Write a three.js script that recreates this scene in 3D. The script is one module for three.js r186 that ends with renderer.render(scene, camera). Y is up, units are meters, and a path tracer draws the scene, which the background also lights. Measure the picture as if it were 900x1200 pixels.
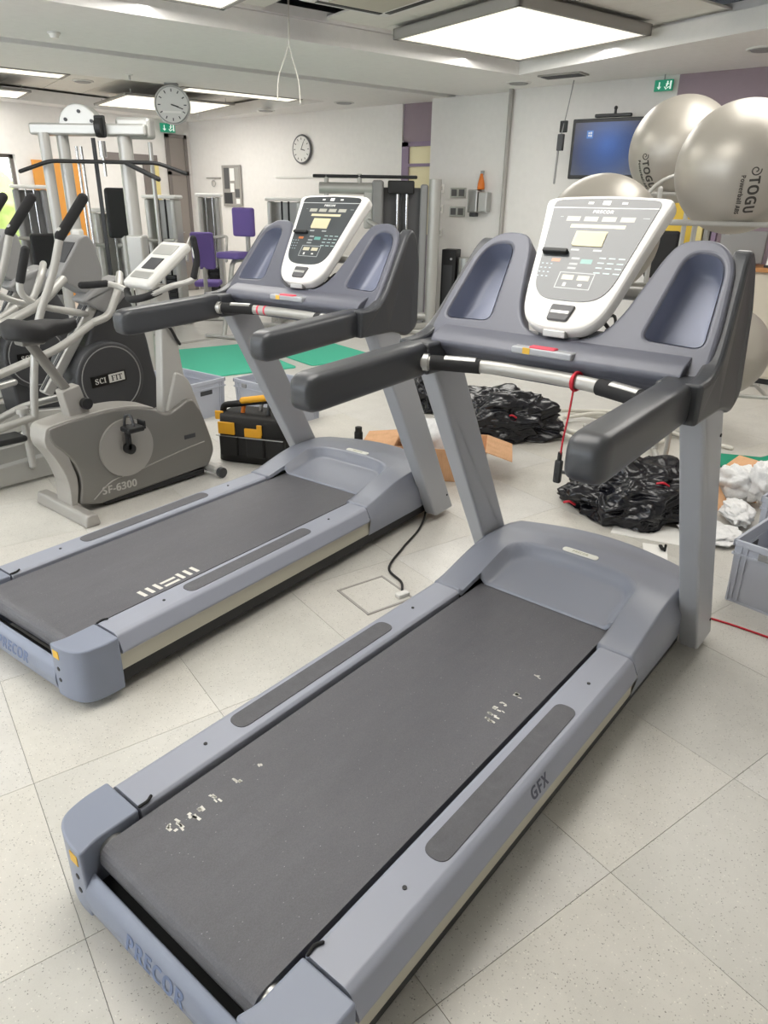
import * as THREE from 'three';
import { RoundedBoxGeometry } from 'three/addons/geometries/RoundedBoxGeometry.js';
import { mergeGeometries, mergeVertices } from 'three/addons/utils/BufferGeometryUtils.js';
import { RectAreaLightUniformsLib } from 'three/addons/lights/RectAreaLightUniformsLib.js';
import { FontLoader } from 'three/addons/loaders/FontLoader.js';
import { TextGeometry } from 'three/addons/geometries/TextGeometry.js';
import { ImprovedNoise } from 'three/addons/math/ImprovedNoise.js';

// ---------------------------------------------------------------- camera, sky, lights, exposure
const scene = new THREE.Scene();
const camera = new THREE.PerspectiveCamera(71.92, 0.75, 0.05, 120);
camera.position.set(0, 1.6, 0);
camera.rotation.order = 'YXZ';
camera.rotation.set(THREE.MathUtils.degToRad(-23.57), THREE.MathUtils.degToRad(38.87), THREE.MathUtils.degToRad(1.07));
scene.background = new THREE.Color(0.86, 0.93, 1.0);
scene.backgroundIntensity = 6.5;
const renderer = new THREE.WebGLRenderer({ antialias: true });
renderer.toneMapping = THREE.LinearToneMapping;
renderer.toneMappingExposure = 1.22;
renderer.shadowMap.enabled = true;
RectAreaLightUniformsLib.init();
const PANEL_LIGHT = 4.9;                       // ceiling luminaires (intensity of each area light)
const PANEL_COLOUR = new THREE.Color(1.0, 0.97, 0.925);

// ---------------------------------------------------------------- helpers
let seed = 20231;
const rnd = () => { seed = (seed * 1664525 + 1013904223) % 4294967296; return seed / 4294967296; };
const noise = new ImprovedNoise();
const V = (x, y, z) => new THREE.Vector3(x, y, z);
const font = await new FontLoader().loadAsync('fonts/droid/droid_sans_bold.typeface.json');
const fontSerif = await new FontLoader().loadAsync('fonts/droid/droid_serif_bold.typeface.json');

const used = {};
function numbered(n) { const k = used[n] = (used[n] ?? -1) + 1; return k ? n + '_' + String(k).padStart(3, '0') : n; }
function boxUV(g) {
  const p = g.attributes.position, n = g.attributes.normal, uv = new Float32Array(p.count * 2);
  for (let i = 0; i < p.count; i++) {
    const ax = Math.abs(n.getX(i)), ay = Math.abs(n.getY(i)), az = Math.abs(n.getZ(i));
    let a, b;
    if (ay >= ax && ay >= az) { a = p.getX(i); b = p.getZ(i); } else if (ax >= az) { a = p.getZ(i); b = p.getY(i); } else { a = p.getX(i); b = p.getY(i); }
    uv[2 * i] = a; uv[2 * i + 1] = b;
  }
  g.setAttribute('uv', new THREE.BufferAttribute(uv, 2));
  return g;
}
function prep(g) {
  if (g.index) g = g.toNonIndexed();
  for (const k of Object.keys(g.attributes)) if (!['position', 'normal', 'uv'].includes(k)) g.deleteAttribute(k);
  if (!g.attributes.normal) g.computeVertexNormals();
  if (!g.userData.keepUV) boxUV(g);
  g.morphAttributes = {};
  return g;
}
function merge(gs) { gs = [].concat(gs).map(prep); return gs.length > 1 ? mergeGeometries(gs) : gs[0]; }
function mesh(name, gs, mat, parent) {
  const m = new THREE.Mesh(merge(gs), mat);
  m.castShadow = m.receiveShadow = true;
  m.name = name;
  if (parent) parent.add(m);
  return m;
}
function tag(o, label, category, group) { o.userData.label = label; o.userData.category = category; if (group) o.userData.group = group; return o; }
function thing(name, label, category, [x, y, z] = [0, 0, 0], turn = 0, group) {
  const o = new THREE.Group(); o.name = numbered(name); o.position.set(x, y, z); o.rotation.y = turn; scene.add(o);
  return tag(o, label, category, group);
}
function solo(name, gs, mat, label, category, [x, y, z] = [0, 0, 0], turn = 0, group) {
  const m = mesh(numbered(name), gs, mat, scene); m.position.set(x, y, z); m.rotation.y = turn; return tag(m, label, category, group);
}
function structure(name, gs, mat) { const m = mesh(name, gs, mat, scene); m.userData.kind = 'structure'; return m; }
function structureGroup(name) { const g = new THREE.Group(); g.name = name; g.userData.kind = 'structure'; scene.add(g); return g; }
const rb = (w, h, d, x = 0, y = 0, z = 0, r = 0.006) => new RoundedBoxGeometry(w, h, d, 2, Math.min(r, w / 2.01, h / 2.01, d / 2.01)).translate(x, y, z);
const bx = (w, h, d, x = 0, y = 0, z = 0) => new THREE.BoxGeometry(w, h, d).translate(x, y, z);
const b2 = (x0, x1, y0, y1, z0, z1, r = 0) => r ? rb(x1 - x0, y1 - y0, z1 - z0, (x0 + x1) / 2, (y0 + y1) / 2, (z0 + z1) / 2, r) : bx(x1 - x0, y1 - y0, z1 - z0, (x0 + x1) / 2, (y0 + y1) / 2, (z0 + z1) / 2);
const cyl = (r, h, x = 0, y = 0, z = 0, axis = 'y', seg = 20, r2 = r) => { const g = new THREE.CylinderGeometry(r2, r, h, seg); if (axis === 'x') g.rotateZ(Math.PI / 2); if (axis === 'z') g.rotateX(Math.PI / 2); return g.translate(x, y, z); };
const sph = (r, x, y, z, a = 16, b = 12) => new THREE.SphereGeometry(r, a, b).translate(x, y, z);
// polyline with filleted corners -> tube with round ends
function pathOf(pts, fil) {
  const P = pts.map(p => V(...p)), cp = new THREE.CurvePath();
  if (P.length === 2) { cp.add(new THREE.LineCurve3(P[0], P[1])); return cp; }
  let last = P[0];
  for (let i = 1; i < P.length - 1; i++) {
    const a = P[i].clone().sub(P[i - 1]), b = P[i + 1].clone().sub(P[i]);
    const f = Math.min(fil, a.length() * 0.45, b.length() * 0.45);
    const s = P[i].clone().addScaledVector(a.normalize(), -f), e = P[i].clone().addScaledVector(b.normalize(), f);
    cp.add(new THREE.LineCurve3(last, s)); cp.add(new THREE.QuadraticBezierCurve3(s, P[i], e)); last = e;
  }
  cp.add(new THREE.LineCurve3(last, P[P.length - 1]));
  return cp;
}
function tube(pts, r, fil = 0.06, seg, rad = 10) {
  const c = pathOf(pts, fil); seg = seg ?? (pts.length === 2 ? 1 : 10 * (pts.length - 1));
  return merge([new THREE.TubeGeometry(c, seg, r, rad, false), sph(r, ...pts[0], rad, 6), sph(r, ...pts[pts.length - 1], rad, 6)]);
}
function spline(pts, r, seg = 40, rad = 8, closed = false) {
  const c = new THREE.CatmullRomCurve3(pts.map(p => V(...p)), closed, 'centripetal');
  const gs = [new THREE.TubeGeometry(c, seg, r, rad, closed)];
  if (!closed) gs.push(sph(r, ...pts[0], rad, 6), sph(r, ...pts[pts.length - 1], rad, 6));
  return merge(gs);
}
function roundShape(pts, r, S = new THREE.Shape()) {
  const n = pts.length, P = pts.map(p => new THREE.Vector2(p[0], p[1]));
  for (let i = 0; i < n; i++) {
    const a = P[(i + n - 1) % n], b = P[i], c = P[(i + 1) % n], rr = pts[i][2] ?? r;
    const f1 = Math.min(rr, a.distanceTo(b) * 0.48), f2 = Math.min(rr, b.distanceTo(c) * 0.48);
    const s = b.clone().add(a.clone().sub(b).normalize().multiplyScalar(f1)), e = b.clone().add(c.clone().sub(b).normalize().multiplyScalar(f2));
    if (i === 0) S.moveTo(s.x, s.y); else S.lineTo(s.x, s.y);
    S.quadraticCurveTo(b.x, b.y, e.x, e.y);
  }
  S.closePath();
  return S;
}
function extrude(shape, depth, bevel = 0, seg = 6) {
  return new THREE.ExtrudeGeometry(shape, { depth: depth - 2 * bevel, bevelEnabled: bevel > 0, bevelThickness: bevel, bevelSize: bevel, bevelOffset: -bevel, bevelSegments: 3, curveSegments: seg }).translate(0, 0, bevel);
}
// profile in (forward, height), extruded sideways from u0 to u1; forward is -z
function sideExt(pts, u0, u1, r = 0.01, bevel = 0.006, seg = 6) { return extrude(roundShape(pts, r), u1 - u0, bevel, seg).rotateY(Math.PI / 2).translate(u0, 0, 0); }
// plan outline in (x, forward), extruded upwards from y0 to y1; forward is -z
function planExt(pts, y0, y1, r = 0.01, bevel = 0.006, seg = 8) { return extrude(roundShape(pts, r), y1 - y0, bevel, seg).rotateX(-Math.PI / 2).translate(0, y0, 0); }
function loft(rings, caps = true, firstCap = true) {
  const n = rings[0].length, pos = [], idx = [];
  rings.forEach(r => r.forEach(p => pos.push(...p)));
  for (let i = 0; i < rings.length - 1; i++) for (let j = 0; j < n; j++) { const a = i * n + j, b = i * n + (j + 1) % n, c = a + n, d = b + n; idx.push(a, b, c, b, d, c); }
  if (caps) for (const k of firstCap ? [0, rings.length - 1] : [rings.length - 1]) {
    const m = [0, 0, 0]; rings[k].forEach(p => p.forEach((q, i) => m[i] += q / n)); const ci = pos.length / 3; pos.push(...m);
    for (let j = 0; j < n; j++) { const a = k * n + j, b = k * n + (j + 1) % n; k ? idx.push(a, b, ci) : idx.push(b, a, ci); }
  }
  const g = new THREE.BufferGeometry(); g.setAttribute('position', new THREE.Float32BufferAttribute(pos, 3)); g.setIndex(idx); g.computeVertexNormals();
  return g;
}
const superRing = (cx, cy, z, hw, hh, p = 4, n = 28) => Array.from({ length: n }, (_, i) => { const a = i / n * 2 * Math.PI, c = Math.cos(a), s = Math.sin(a); return [cx + hw * Math.sign(c) * Math.abs(c) ** (2 / p), cy + hh * Math.sign(s) * Math.abs(s) ** (2 / p), z]; });
function weld(g) { g.deleteAttribute('uv'); g.deleteAttribute('normal'); g = mergeVertices(g, 1e-5); g.computeVertexNormals(); return g; }
function text(str, size, depth, f = font) { const g = new TextGeometry(str, { font: f, size, depth, curveSegments: 3 }); g.computeBoundingBox(); const b = g.boundingBox; return g.translate(-(b.min.x + b.max.x) / 2, -(b.min.y + b.max.y) / 2, 0); }
const place = (g, ...m) => { for (const f of m) f(g); return g; };

// ---------------------------------------------------------------- textures
function dataTex(w, h, fn, rep = 1, colour = true) {
  const d = new Uint8Array(w * h * 4);
  for (let y = 0; y < h; y++) for (let x = 0; x < w; x++) { const c = fn(x, y), i = 4 * (y * w + x); d[i] = c[0]; d[i + 1] = c[1]; d[i + 2] = c[2]; d[i + 3] = 255; }
  const t = new THREE.DataTexture(d, w, h); t.wrapS = t.wrapT = THREE.RepeatWrapping; t.magFilter = THREE.LinearFilter; t.minFilter = THREE.LinearMipmapLinearFilter; t.generateMipmaps = true;
  if (colour) t.colorSpace = THREE.SRGBColorSpace;
  Array.isArray(rep) ? t.repeat.set(rep[0], rep[1]) : t.repeat.set(rep, rep);
  t.needsUpdate = true; return t;
}
const clamp = (v) => Math.max(0, Math.min(255, v));
const pn = (x, y, s, per) => { // tileable noise
  const u = x / per, v = y / per; const f = (a, b) => noise.noise(a * s, b * s, 7.3);
  return f(u, v) * (1 - u) * (1 - v) + f(u - 1, v) * u * (1 - v) + f(u, v - 1) * (1 - u) * v + f(u - 1, v - 1) * u * v;
};
function speckled(N, base, amp, specks, rep) {
  const a = new Float32Array(N * N * 3);
  for (let y = 0; y < N; y++) for (let x = 0; x < N; x++) { const n = pn(x, y, 9, N) * amp + pn(x, y, 40, N) * amp * 0.6 + (rnd() - 0.5) * amp * 0.7; for (let k = 0; k < 3; k++) a[3 * (y * N + x) + k] = base[k] + n; }
  for (const [count, col, r0, r1] of specks) for (let i = 0; i < count; i++) {
    const cx = rnd() * N, cy = rnd() * N, r = r0 + rnd() * (r1 - r0), e = 0.5 + rnd();
    for (let y = Math.floor(cy - 4); y <= cy + 4; y++) for (let x = Math.floor(cx - 4); x <= cx + 4; x++) {
      const q = Math.hypot((x - cx) * e, (y - cy) / e); if (q > r + 0.5) continue;
      const w = Math.min(1, r + 0.5 - q), j = 3 * (((y + N) % N) * N + (x + N) % N);
      for (let k = 0; k < 3; k++) a[j + k] = a[j + k] * (1 - w) + col[k] * w;
    }
  }
  return dataTex(N, N, (x, y) => [0, 1, 2].map(k => clamp(a[3 * (y * N + x) + k])), rep);
}
const texFloor = speckled(1024, [204, 202, 197], 7, [[5200, [120, 118, 112], 0.3, 1.0], [1500, [62, 60, 60], 0.3, 1.0], [3000, [228, 226, 218], 0.4, 1.4]], 1 / 1.2);
const texGrip = speckled(512, [94, 94, 98], 8, [[2600, [120, 120, 122], 0.3, 0.9], [1200, [70, 70, 74], 0.3, 0.9]], 1 / 0.25);
const texGrain = dataTex(256, 256, () => { const v = 110 + rnd() * 60; return [v, v, v]; }, 1 / 0.09, false);
const texWeave = dataTex(256, 256, (x, y) => { const v = 128 + 60 * Math.sin(x * Math.PI / 4) * Math.sin(y * Math.PI / 4) + (rnd() - 0.5) * 40; return [v, v, v]; }, 1 / 0.07, false);
const texBelt = dataTex(512, 1024, (x, y) => {
  let v = 90 + pn(x, (y / 2), 5, 512) * 4 + pn(x, y / 2, 22, 512) * 4 + (rnd() - 0.5) * 14;
  if (rnd() < 0.0007) v += 60 + rnd() * 60;
  return [clamp(v), clamp(v), clamp(v + 5)];
}, [1 / 0.6, 1 / 1.9]);
const texWall = dataTex(256, 256, (x, y) => { const v = 248 + pn(x, y, 12, 256) * 4 + (rnd() - 0.5) * 5; return [clamp(v), clamp(v), clamp(v)]; }, 1 / 0.8);
const texCard = dataTex(256, 256, (x, y) => { const v = pn(x, y, 8, 256) * 14 + noise.noise(x / 2.5, y / 40, 2) * 8 + (rnd() - 0.5) * 10; return [clamp(212 + v), clamp(166 + v), clamp(126 + v)]; }, 1 / 0.4);
const texFoam = dataTex(128, 128, (x, y) => { const v = 232 + pn(x, y, 10, 128) * 16 + (rnd() - 0.5) * 20; return [clamp(v), clamp(v), clamp(v)]; }, 1 / 0.3);
function canvasTex(w, h, draw) { const c = document.createElement('canvas'); c.width = w; c.height = h; draw(c.getContext('2d'), w, h); const t = new THREE.CanvasTexture(c); t.colorSpace = THREE.SRGBColorSpace; return t; }

// ---------------------------------------------------------------- materials
const std = (color, roughness = 0.5, metalness = 0, extra = {}) => new THREE.MeshStandardMaterial({ color, roughness, metalness, ...extra });
const grain = { bumpMap: texGrain, bumpScale: 0.00025 };
const M = {
  rail: std('#9498a5', 0.40, 0.0, grain), hood: std('#888c98', 0.36, 0.0, grain), cap: std('#838a9b', 0.40, 0.0, grain),
  upright: std('#a6a8ad', 0.36, 0.1), shell: std('#5e606b', 0.42, 0.05, grain), arm: std('#3d3f43', 0.34, 0.02, grain), pocket: std('#7a7f92', 0.40, 0.05, grain),
  cream: std('#b9b5a6', 0.5), black: std('#17181a', 0.5), rubber: std('#1d1d1f', 0.8), belt: std('#ffffff', 0.48, 0, { map: texBelt, bumpMap: texWeave, bumpScale: 0.0004 }),
  grip: std('#ffffff', 0.85, 0, { map: texGrip }), print: std('#d8d6cf', 0.6), white: std('#eceae6', 0.32), offwhite: std('#d9d8d4', 0.4), chrome: std('#c9c9c9', 0.18, 1), steel: std('#b4b4b2', 0.34, 0.85),
  silver: std('#b9b9b6', 0.36, 0.55), silverLight: std('#b3b2ae', 0.36, 0.3), taupe: std('#7f7d79', 0.34, 0.35), taupeLight: std('#a3a09b', 0.34, 0.35), charcoal: std('#3f4043', 0.45, 0.1), grey: std('#8d8d8d', 0.5), greyDark: std('#5a5a5c', 0.5),
  red: std('#c61f33', 0.5), redSign: std('#e0455a', 0.45), yellow: std('#e0b23a', 0.5), letterBlue: std('#6c7a9a', 0.5), darkLetter: std('#4a4c5c', 0.5), greyLetter: std('#b9b6b0', 0.4), 
  wall: std('#efece8', 0.85, 0, { map: texWall }), pillar: std('#e4e2df', 0.8, 0, { map: texWall }), ceiling: std('#f1efec', 0.9, 0, { map: texWall }), ceilTile: std('#e6e3dc', 0.9, 0, { map: texWall }), plenum: std('#3a3a3e', 0.9), trimGrey: std('#a09d98', 0.6), slot: std('#8d8988', 0.6),
  purpleWall: std('#9a8a94', 0.75, 0, { map: texWall }), door: std('#8f8781', 0.55), doorFrame: std('#77706d', 0.5), purpleFrame: std('#8a7890', 0.55), 
  lensPanel: new THREE.MeshStandardMaterial({ color: '#f4f0e2', roughness: 0.6, emissive: new THREE.Color(1.0, 0.97, 0.86), emissiveIntensity: 0.7 }),
  cardboard: std('#ffffff', 0.9, 0, { map: texCard }), foam: std('#ffffff', 0.8, 0, { map: texFoam }), bag: std('#12131a', 0.24), crate: std('#b3b7c2', 0.55, 0.0), mat: std('#46b596', 0.85, 0, grain), greenCloth: std('#1f8f70', 0.9),
  ball: std('#aba69d', 0.36, 0.3), print2: std('#3b3835', 0.6), toolYellow: std('#e3a51f', 0.5), toolBlack: std('#191817', 0.75), hose: std('#dcd9d0', 0.5), orange: std('#d9741f', 0.5), orangeDoor: std('#e09a45', 0.6), wood: std('#b98350', 0.55), beige: std('#cdc5b6', 0.7), lilac: std('#6f5aa0', 0.7), seat: std('#1b1b1d', 0.7, 0, grain),
  glass: new THREE.MeshPhysicalMaterial({ color: '#ffffff', roughness: 0.02, transmission: 1, thickness: 0, ior: 1.45 }), yellowBoard: std('#d3b13a', 0.6), yellowPaint: std('#d9c98a', 0.7), paper: std('#efeeea', 0.85), hedge: std('#aebd72', 0.9), signGreen: std('#12896b', 0.5, 0, { emissive: new THREE.Color('#0b7a5a'), emissiveIntensity: 0.35 }),
};
const tileMats = [0, 1, 2, 3].map(i => { const t = texFloor.clone(); t.offset.set(0.37 * i, 0.61 * i); t.needsUpdate = true; return std(['#ffffff', '#fbfaf8', '#f8f8f6', '#fffefb'][i], 0.33, 0, { map: t }); });

// ---------------------------------------------------------------- the room
const X0 = -12, X1 = 2.2, Z0 = -9, Z1 = 4.2, CEIL = 2.9, GA = THREE.MathUtils.degToRad(15.48);
const gc = Math.cos(GA), gs = Math.sin(GA);
const toWorld = (gu, gv) => [gu * gc + gv * gs, gu * gs - gv * gc];      // building grid (turned against the walls) -> x, z
const gridBox = (u0, u1, v0, v1, y0, y1, r = 0) => { const [x, z] = toWorld((u0 + u1) / 2, (v0 + v1) / 2); return (r ? rb(u1 - u0, y1 - y0, v1 - v0, 0, 0, 0, r) : bx(u1 - u0, y1 - y0, v1 - v0)).rotateY(-GA).translate(x, (y0 + y1) / 2, z); };
{ // floor: vinyl tiles with thin joints
  const floor = structureGroup('floor');
  mesh('screed', b2(X0, X1, -0.2, -0.004, Z0, Z1), M.grey, floor);
  const S = 0.588, far = [];
  const base = bx(S - 0.0015, 0.02, S - 0.0015); base.rotateY(-GA);
  const near = [];
  for (let i = -24; i <= 10; i++) for (let j = -18; j <= 22; j++) {
    const gu = -0.72 + (i + 0.5) * S, gv = 0.095 + (j + 0.5) * S, [x, z] = toWorld(gu, gv);
    if (x < X0 - 0.2 || x > X1 + 0.2 || z < Z0 - 0.2 || z > Z1 + 0.2) continue;
    const d = Math.hypot(x, z), ang = Math.abs(Math.atan2(-x, -z) - 0.678);
    (d < 5.6 && (ang < 0.75 || d < 1.2) ? near : far).push([x, z, i, j]);
  }
  const shared = prep(base.clone());
  for (const [x, z, i, j] of near) {
    const m = new THREE.Mesh(shared, tileMats[((i * 7 + j * 3) % 4 + 4) % 4]); m.name = 'floor_tile'; m.position.set(x, -0.01, z); m.castShadow = m.receiveShadow = true; floor.add(m);
  }
  const f = mesh('tile_field', far.map(([x, z]) => base.clone().translate(x, -0.01, z)), tileMats[0], floor); f.userData.kind = 'stuff';
}
// ceiling slab with turned coffers; panels hang in them
const coffers = [[-6.42, 1.6, -3.4, 6.28], [-13.6, -9.75, -1.6, 5.85]];
const slotRect = [-8.27, -8.02, -3.0, 7.05];
{
  const sh = new THREE.Shape([[X0 - .1, -(Z0 - .1)], [X1 + .1, -(Z0 - .1)], [X1 + .1, -(Z1 + .1)], [X0 - .1, -(Z1 + .1)]].map(p => new THREE.Vector2(...p)));
  const clampIn = (x, z) => [Math.max(X0 + 0.25, Math.min(X1 - 0.1, x)), Math.max(Z0 + 0.1, Math.min(Z1 - 0.1, z))];
  for (const [u0, u1, v0, v1] of [...coffers, slotRect]) sh.holes.push(new THREE.Path([[u0, v0], [u1, v0], [u1, v1], [u0, v1]].map(([u, v]) => { const [x, z] = clampIn(...toWorld(u, v)); return new THREE.Vector2(x, -z); })));
  const c = structureGroup('ceiling');
  mesh('soffit', extrude(sh, 0.16).rotateX(-Math.PI / 2).translate(0, CEIL, 0), M.ceiling, c);
  mesh('roof_slab', b2(X0 - .1, X1 + .1, CEIL + 0.42, CEIL + 0.55, Z0 - .1, Z1 + .1), M.plenum, c);
  // rim boards around the coffers (a shadow gap stays below them)
  coffers.forEach(([u0, u1, v0, v1]) => {
    const y0 = CEIL + 0.185, y1 = CEIL + 0.44, t = 0.03, o = 0.05;
    for (const q of [[u0 - .09, u0 + t, v0 - o, v1 + o], [u1 - t, u1 + .09, v0 - o, v1 + o], [u0 - o, u1 + o, v0 - .09, v0 + t], [u0 - o, u1 + o, v1 - t, v1 + .09]]) mesh('coffer_rim', gridBox(...q, CEIL + 0.165, CEIL + 0.24), M.ceiling, c);
  });
  mesh('slot_lining', [gridBox(slotRect[0] - .05, slotRect[1] + .05, slotRect[2] - .05, slotRect[3] + .05, CEIL + 0.16, CEIL + 0.19), gridBox(-8.20, -8.09, slotRect[2], slotRect[3], CEIL + 0.05, CEIL + 0.16)], M.slot, c);
  // ceiling tiles inside the coffers, 0.6 m grid, some taken out
  const T = 0.6, tg = prep(rb(T - 0.006, 0.02, T - 0.006, 0, 0, 0, 0.003).rotateY(-GA)), rest = [];
  const out = (u, v) => (u > -6.3 && u < -5.75 && v > 3.3 && v < 3.95) || (u > -4.05 && u < -2.9 && v > 5.6) ;
  for (const [u0, u1, v0, v1] of coffers) for (let u = u0 + 0.02; u < u1; u += T) for (let v = v1 - 0.02; v > v0; v -= T) {
    const cu = u + T / 2, cv = v - T / 2; if (out(cu, cv)) continue;
    const [x, z] = toWorld(cu, cv); if (x < X0 || x > X1 || z < Z0 || z > Z1) continue;
    if (u0 > -7 && cu < -1 && cv > 2.0) { const m = new THREE.Mesh(tg, M.ceilTile); m.name = 'ceiling_tile'; m.position.set(x, CEIL + 0.20, z); m.castShadow = m.receiveShadow = true; c.add(m); }
    else rest.push(tg.clone().translate(x, CEIL + 0.20, z));
  }
  const r = mesh('tile_field', rest, M.ceilTile, c); r.userData.kind = 'stuff';
}
// walls
const wallT = 0.2;
structure('wall_back', [b2(X0 - wallT, -7.05, 0, CEIL + .5, Z0 - wallT, Z0), b2(-7.05, -6.38, 2.42, CEIL + .5, Z0 - wallT, Z0 - 0.06)], M.wall);
structure('wall_pillar', b2(-6.38, -5.12, 0, CEIL, Z0 - wallT, -8.78), M.pillar);
structure('wall_screen', b2(-5.12, -3.07, 0, CEIL, Z0 - wallT, -8.62), M.pillar);
structure('wall_purple', b2(-3.07, X1, 0, CEIL, Z0 - wallT, -8.62), M.purpleWall);
structure('trim_1', b2(-7.05, -6.38, 2.42, CEIL, -9.06, -9.03), M.purpleWall);
structure('wall_right', b2(X1, X1 + wallT, 0, CEIL + .5, Z0 - wallT, Z1 + wallT), M.wall);
function windowWall(name, axis, at, a0, a1, wins, sill, head) { // wall with openings; returns boxes
  const g = [], B = (p, q, y0, y1) => axis === 'x' ? b2(at - wallT, at, y0, y1, p, q) : b2(p, q, y0, y1, at, at + wallT);
  let c = a0; for (const [p, q] of wins) { if (p > c) g.push(B(c, p, 0, CEIL + .5)); g.push(B(p, q, 0, sill), B(p, q, head, CEIL + .5)); c = q; } g.push(B(c, a1, 0, CEIL + .5));
  return structure(name, g, M.wall);
}
const leftWins = [[-5.75, -4.2], [-3.9, -2.2], [-1.9, -0.2], [0.1, 1.8]], rearWins = [[-10.5, -8.6], [-8.2, -6.3], [-5.9, -4.0], [-3.6, -1.7]];
windowWall('wall_left', 'x', X0, Z0 - wallT, Z1 + wallT, leftWins, 0.85, 2.2);
windowWall('wall_front', 'z', Z1, X0, X1, rearWins, 0.85, 2.5);
let wn = 0;
for (const [axis, list, at, y0, y1] of [['x', leftWins, X0 - 0.1, 0.85, 2.2], ['z', rearWins, Z1 + 0.1, 0.85, 2.5]]) for (const [p, q] of list) {
  const w = structureGroup('window_' + (++wn)), F = (a, b, c, d, t = 0.05) => axis === 'x' ? b2(at - t / 2, at + t / 2, c, d, a, b) : b2(a, b, c, d, at - t / 2, at + t / 2);
  mesh('window_frame', [F(p, p + .05, y0, y1), F(q - .05, q, y0, y1), F(p, q, y0, y0 + .05), F(p, q, y1 - .05, y1), F((p + q) / 2 - .025, (p + q) / 2 + .025, y0, y1)], M.doorFrame, w);
  mesh('pane', F(p + .05, (p + q) / 2 - .025, y0 + .05, y1 - .05, 0.006), M.glass, w); mesh('pane', F((p + q) / 2 + .025, q - .05, y0 + .05, y1 - .05, 0.006), M.glass, w);
}
structure('baseboard_back', b2(X0, -7.05, 0, 0.08, -9, -8.985), M.trimGrey);
structure('baseboard_pillar', b2(-6.39, -5.11, 0, 0.08, -8.78, -8.765), M.trimGrey);
structure('baseboard_screen', b2(-5.12, -3.07, 0, 0.08, -8.62, -8.605), M.trimGrey);
structure('baseboard_purple', b2(-3.07, X1, 0, 0.08, -8.62, -8.605), M.trimGrey);
structure('baseboard_left', b2(X0, X0 + 0.015, 0, 0.08, Z0, -8.98), M.trimGrey);
structure('trim_2', tube([[-5.06, 0, -8.58], [-5.06, CEIL, -8.58]], 0.028), M.trimGrey);          // conduit in the corner of the pillar
structure('trim_3', b2(-7.45, -7.36, -0.001, 0.004, -7.4, -3.6), M.trimGrey);                      // floor strip
{ // grey door at the far left corner
  const d = structureGroup('door_1'), x = X0 + 0.01;
  mesh('door_frame', [b2(x, x + .05, 0, 2.68, -8.90, -8.84), b2(x, x + .05, 0, 2.68, -8.52, -8.46), b2(x, x + .05, 2.62, 2.68, -8.9, -8.46), b2(x, x + .05, 2.02, 2.08, -8.9, -8.46)], M.doorFrame, d);
  mesh('transom_panel', b2(x, x + .03, 2.08, 2.62, -8.84, -8.52), M.door, d);
  const l = mesh('door_leaf', b2(x, x + .035, 0.01, 2.02, -8.84, -8.52, 0.004), M.door, d);
  mesh('door_handle', tube([[x + .04, 1.05, -8.57], [x + .08, 1.05, -8.57], [x + .08, 1.05, -8.66]], 0.01, 0.01), M.steel, l);
}
{ // purple door with lit panes
  const d = structureGroup('door_2'), z = -9.05;
  mesh('door_frame', [b2(-7.05, -6.93, 0, 2.42, z, z + .05), b2(-6.43, -6.38, 0, 2.42, z, z + .05), b2(-7.05, -6.38, 2.36, 2.42, z, z + .05), b2(-6.93, -6.43, 2.10, 2.14, z, z + .05)], M.purpleFrame, d);
  const warm = std('#eadfb6', 0.35);
  mesh('pane', b2(-6.93, -6.43, 2.14, 2.36, z, z + .02), warm, d); mesh('pane', b2(-6.93, -6.43, 1.2, 2.10, z, z + .02), warm, d);
  mesh('door_leaf', b2(-6.93, -6.43, 0.01, 1.2, z, z + .03, 0.004), M.purpleFrame, d);
}
{ // orange door far left, yellow jambed opening
  const d = structureGroup('door_3'), x = X0 + 0.005;
  mesh('door_leaf', b2(x, x + .05, 0, 2.14, -6.78, -5.98, 0.005), M.orangeDoor, d);
  mesh('door_handle', tube([[x + .05, 1.05, -6.1], [x + .1, 1.05, -6.1], [x + .1, 1.05, -6.22]], 0.01, 0.01), M.steel, d);
  const e = structureGroup('door_4');
  mesh('door_leaf', b2(x, x + .04, 0, 2.2, -8.12, -7.96, 0.003), M.doorFrame, e);
  mesh('jamb', b2(x, x + .1, 0, 2.2, -8.22, -8.12, 0.003), M.yellowPaint, e);
  mesh('lintel', b2(x, x + .06, 2.2, 2.32, -8.24, -7.2, 0.003), M.doorFrame, e);
}
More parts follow.
